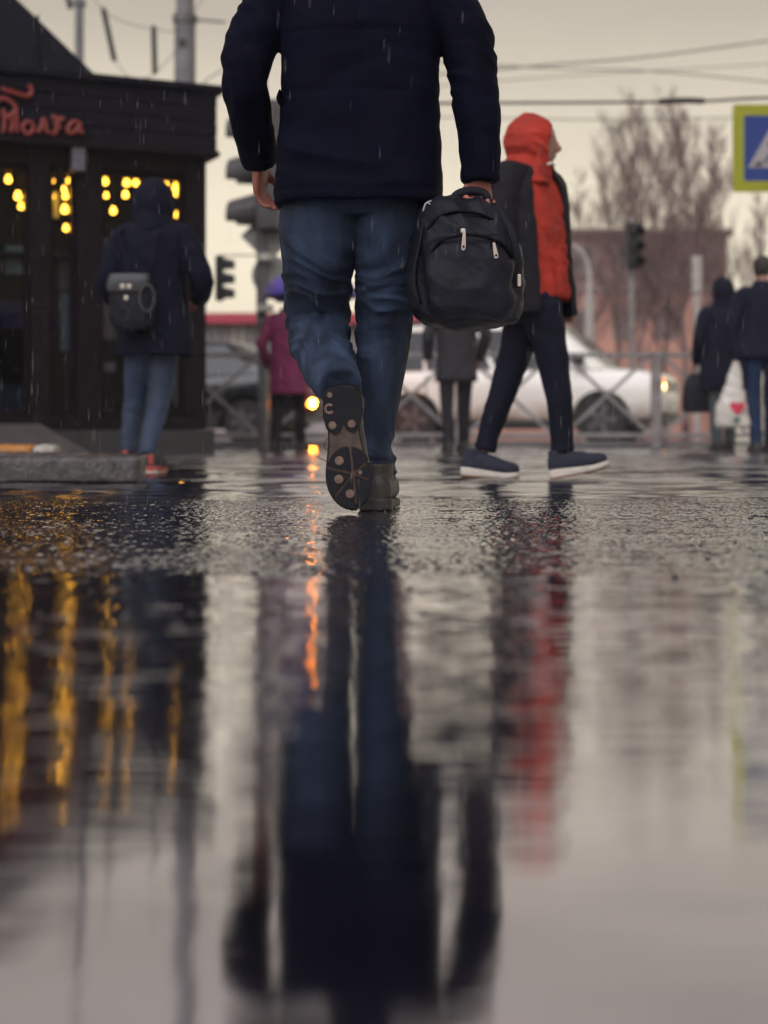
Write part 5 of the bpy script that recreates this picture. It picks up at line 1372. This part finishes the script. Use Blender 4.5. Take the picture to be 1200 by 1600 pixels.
hb.loft([(V(0,0,-.20), X*.10, Y*.05), (V(0,0,-.17), X*.14, Y*.07), (V(0,0,0), X*.14, Y*.075), (V(0,0,.14), X*.10, Y*.05), (V(0,0,.19), X*.05, Y*.02)], n=20, ex=3)
hbo = link("shoulder_bag", fuse(hb, .012, 2, folds(.005, 8, 8, 8, 5), "bag"), M_BAG, None, hb_b); tag(hbo, "limp black bag hanging at the long black coat's side", "bag")
MB().tube([V(-.05,0,.17), V(-.03,0,.27), V(.03,0,.27), V(.05,0,.17)], .008, n=6).build("handle", M_STRAP, hbo)
o, J, B = walker(1193, 14.0, 1.80, (-.05, 1, 0), (.007, .008, .020), (.014, .026, .062), "broad person in a dark jacket and blue jeans at the photo's edge", .86, hood=False, seed=131, stride=.12, coat_w=1.3,
       arms=dict(elL=(-.29,-.03,1.14), wrL=(-.27,-.02,.86)))
# white carrier bag with a red heart mark
cbb = Vector(J["wrL"]) + V(-.03, -.06, 0); cbb.z = .24
cg = MB()
H_ = J["wrL"].z - .24 - .04
cg.loft([(V(0,0,0), X*.13, Y*.06), (V(0,0,.03), X*.155, Y*.085), (V(-.01,0,H_*.3), X*.14, Y*.09), (V(0,0,H_*.55), X*.09, Y*.06), (V(.02,0,H_*.8), X*.06, Y*.03), (V(.03,0,H_), X*.022, Y*.018)], n=24, ex=2.6)
M_POLY = mat("white_polythene", (.58, .54, .50), rough=.4, var=.1)
cgo = link("carrier_bag", fuse(cg, .010, 2, folds(.010, 5, 5, 9, 8, .4), "bag"), M_POLY, None, cbb); tag(cgo, "white carrier bag with a red heart mark beside the blue jeans", "bag")
def mark(poly, m, nm, cx=.02, cz=.18):
    Mx = Matrix.Translation((cx, -.098, cz)) @ Matrix.Rotation(R(90), 4, 'X')
    MB().prism(poly, -.006, .006, Mx).build(nm, m, cgo)
hp_ = []
for i in range(28):
    t = 2*math.pi*i/28; hp_.append((.0042*16*math.sin(t)**3, .0042*(13*math.cos(t) - 5*math.cos(2*t) - 2*math.cos(3*t) - math.cos(4*t))))
mark(hp_, mat("heart_red", (.55, .03, .07), rough=.5), "heart_mark")
mark([(.032*math.cos(i*math.pi/8), .024*math.sin(i*math.pi/8)) for i in range(16)], mat("mark_green", (.03, .13, .08), rough=.5), "green_mark", .015, .07)
# ================================================================== RAIN AND AIR
# falling drops, drawn out by their fall, through the space between the lens and the kiosk
rg = random.Random(77); mb = MB()
for _ in range(1900):
    d = 2.9 + 7.5 * rg.random()**.8; x = rg.uniform(-.27, .27) * d; z = rg.uniform(.02, CAM_H + .29*d)
    L = rg.uniform(.018, .042); r = rg.uniform(.00022, .0005); t = rg.uniform(-.05, .03)
    p = V(x, d, z); q = p + V(t*L, 0, -L)
    mb.tube([p, p.lerp(q, .6), q], [r*.25, r*.9, r*.5], n=4, sub=1)
def rain_mat():
    m = bpy.data.materials.new("rain_drop"); m.use_nodes = True
    n, l = m.node_tree.nodes, m.node_tree.links; n.remove(n["Principled BSDF"])
    tr = n.new("ShaderNodeBsdfTransparent"); gl = n.new("ShaderNodeBsdfGlossy"); gl.inputs["Roughness"].default_value = .25
    gl.inputs["Color"].default_value = (.85, .9, 1, 1)
    lw = n.new("ShaderNodeLayerWeight"); lw.inputs[0].default_value = .34
    mx = n.new("ShaderNodeMixShader"); l.new(lw.outputs["Facing"], mx.inputs[0]); l.new(tr.outputs[0], mx.inputs[1]); l.new(gl.outputs[0], mx.inputs[2])
    l.new(mx.outputs[0], n["Material Output"].inputs[0]); return m
rain = mb.build("rain", rain_mat(), smooth=True); tag(rain, "fine rain falling across the street", "rain", kind="stuff")
# wet air: one closed box round the camera and everything built
hz = MB().box((0, 670, 7.5), (1820, 1480, 17)).mesh("haze")
hm_ = bpy.data.materials.new("wet_air"); hm_.use_nodes = True
n, l = hm_.node_tree.nodes, hm_.node_tree.links; n.remove(n["Principled BSDF"])
pv_ = n.new("ShaderNodeVolumePrincipled"); pv_.inputs["Density"].default_value = .0010; pv_.inputs["Color"].default_value = (.95, .90, .91, 1)
l.new(pv_.outputs[0], n["Material Output"].inputs["Volume"])
haze = link("haze", hz, hm_); tag(haze, "thin grey rain haze over the street", "haze", kind="stuff")
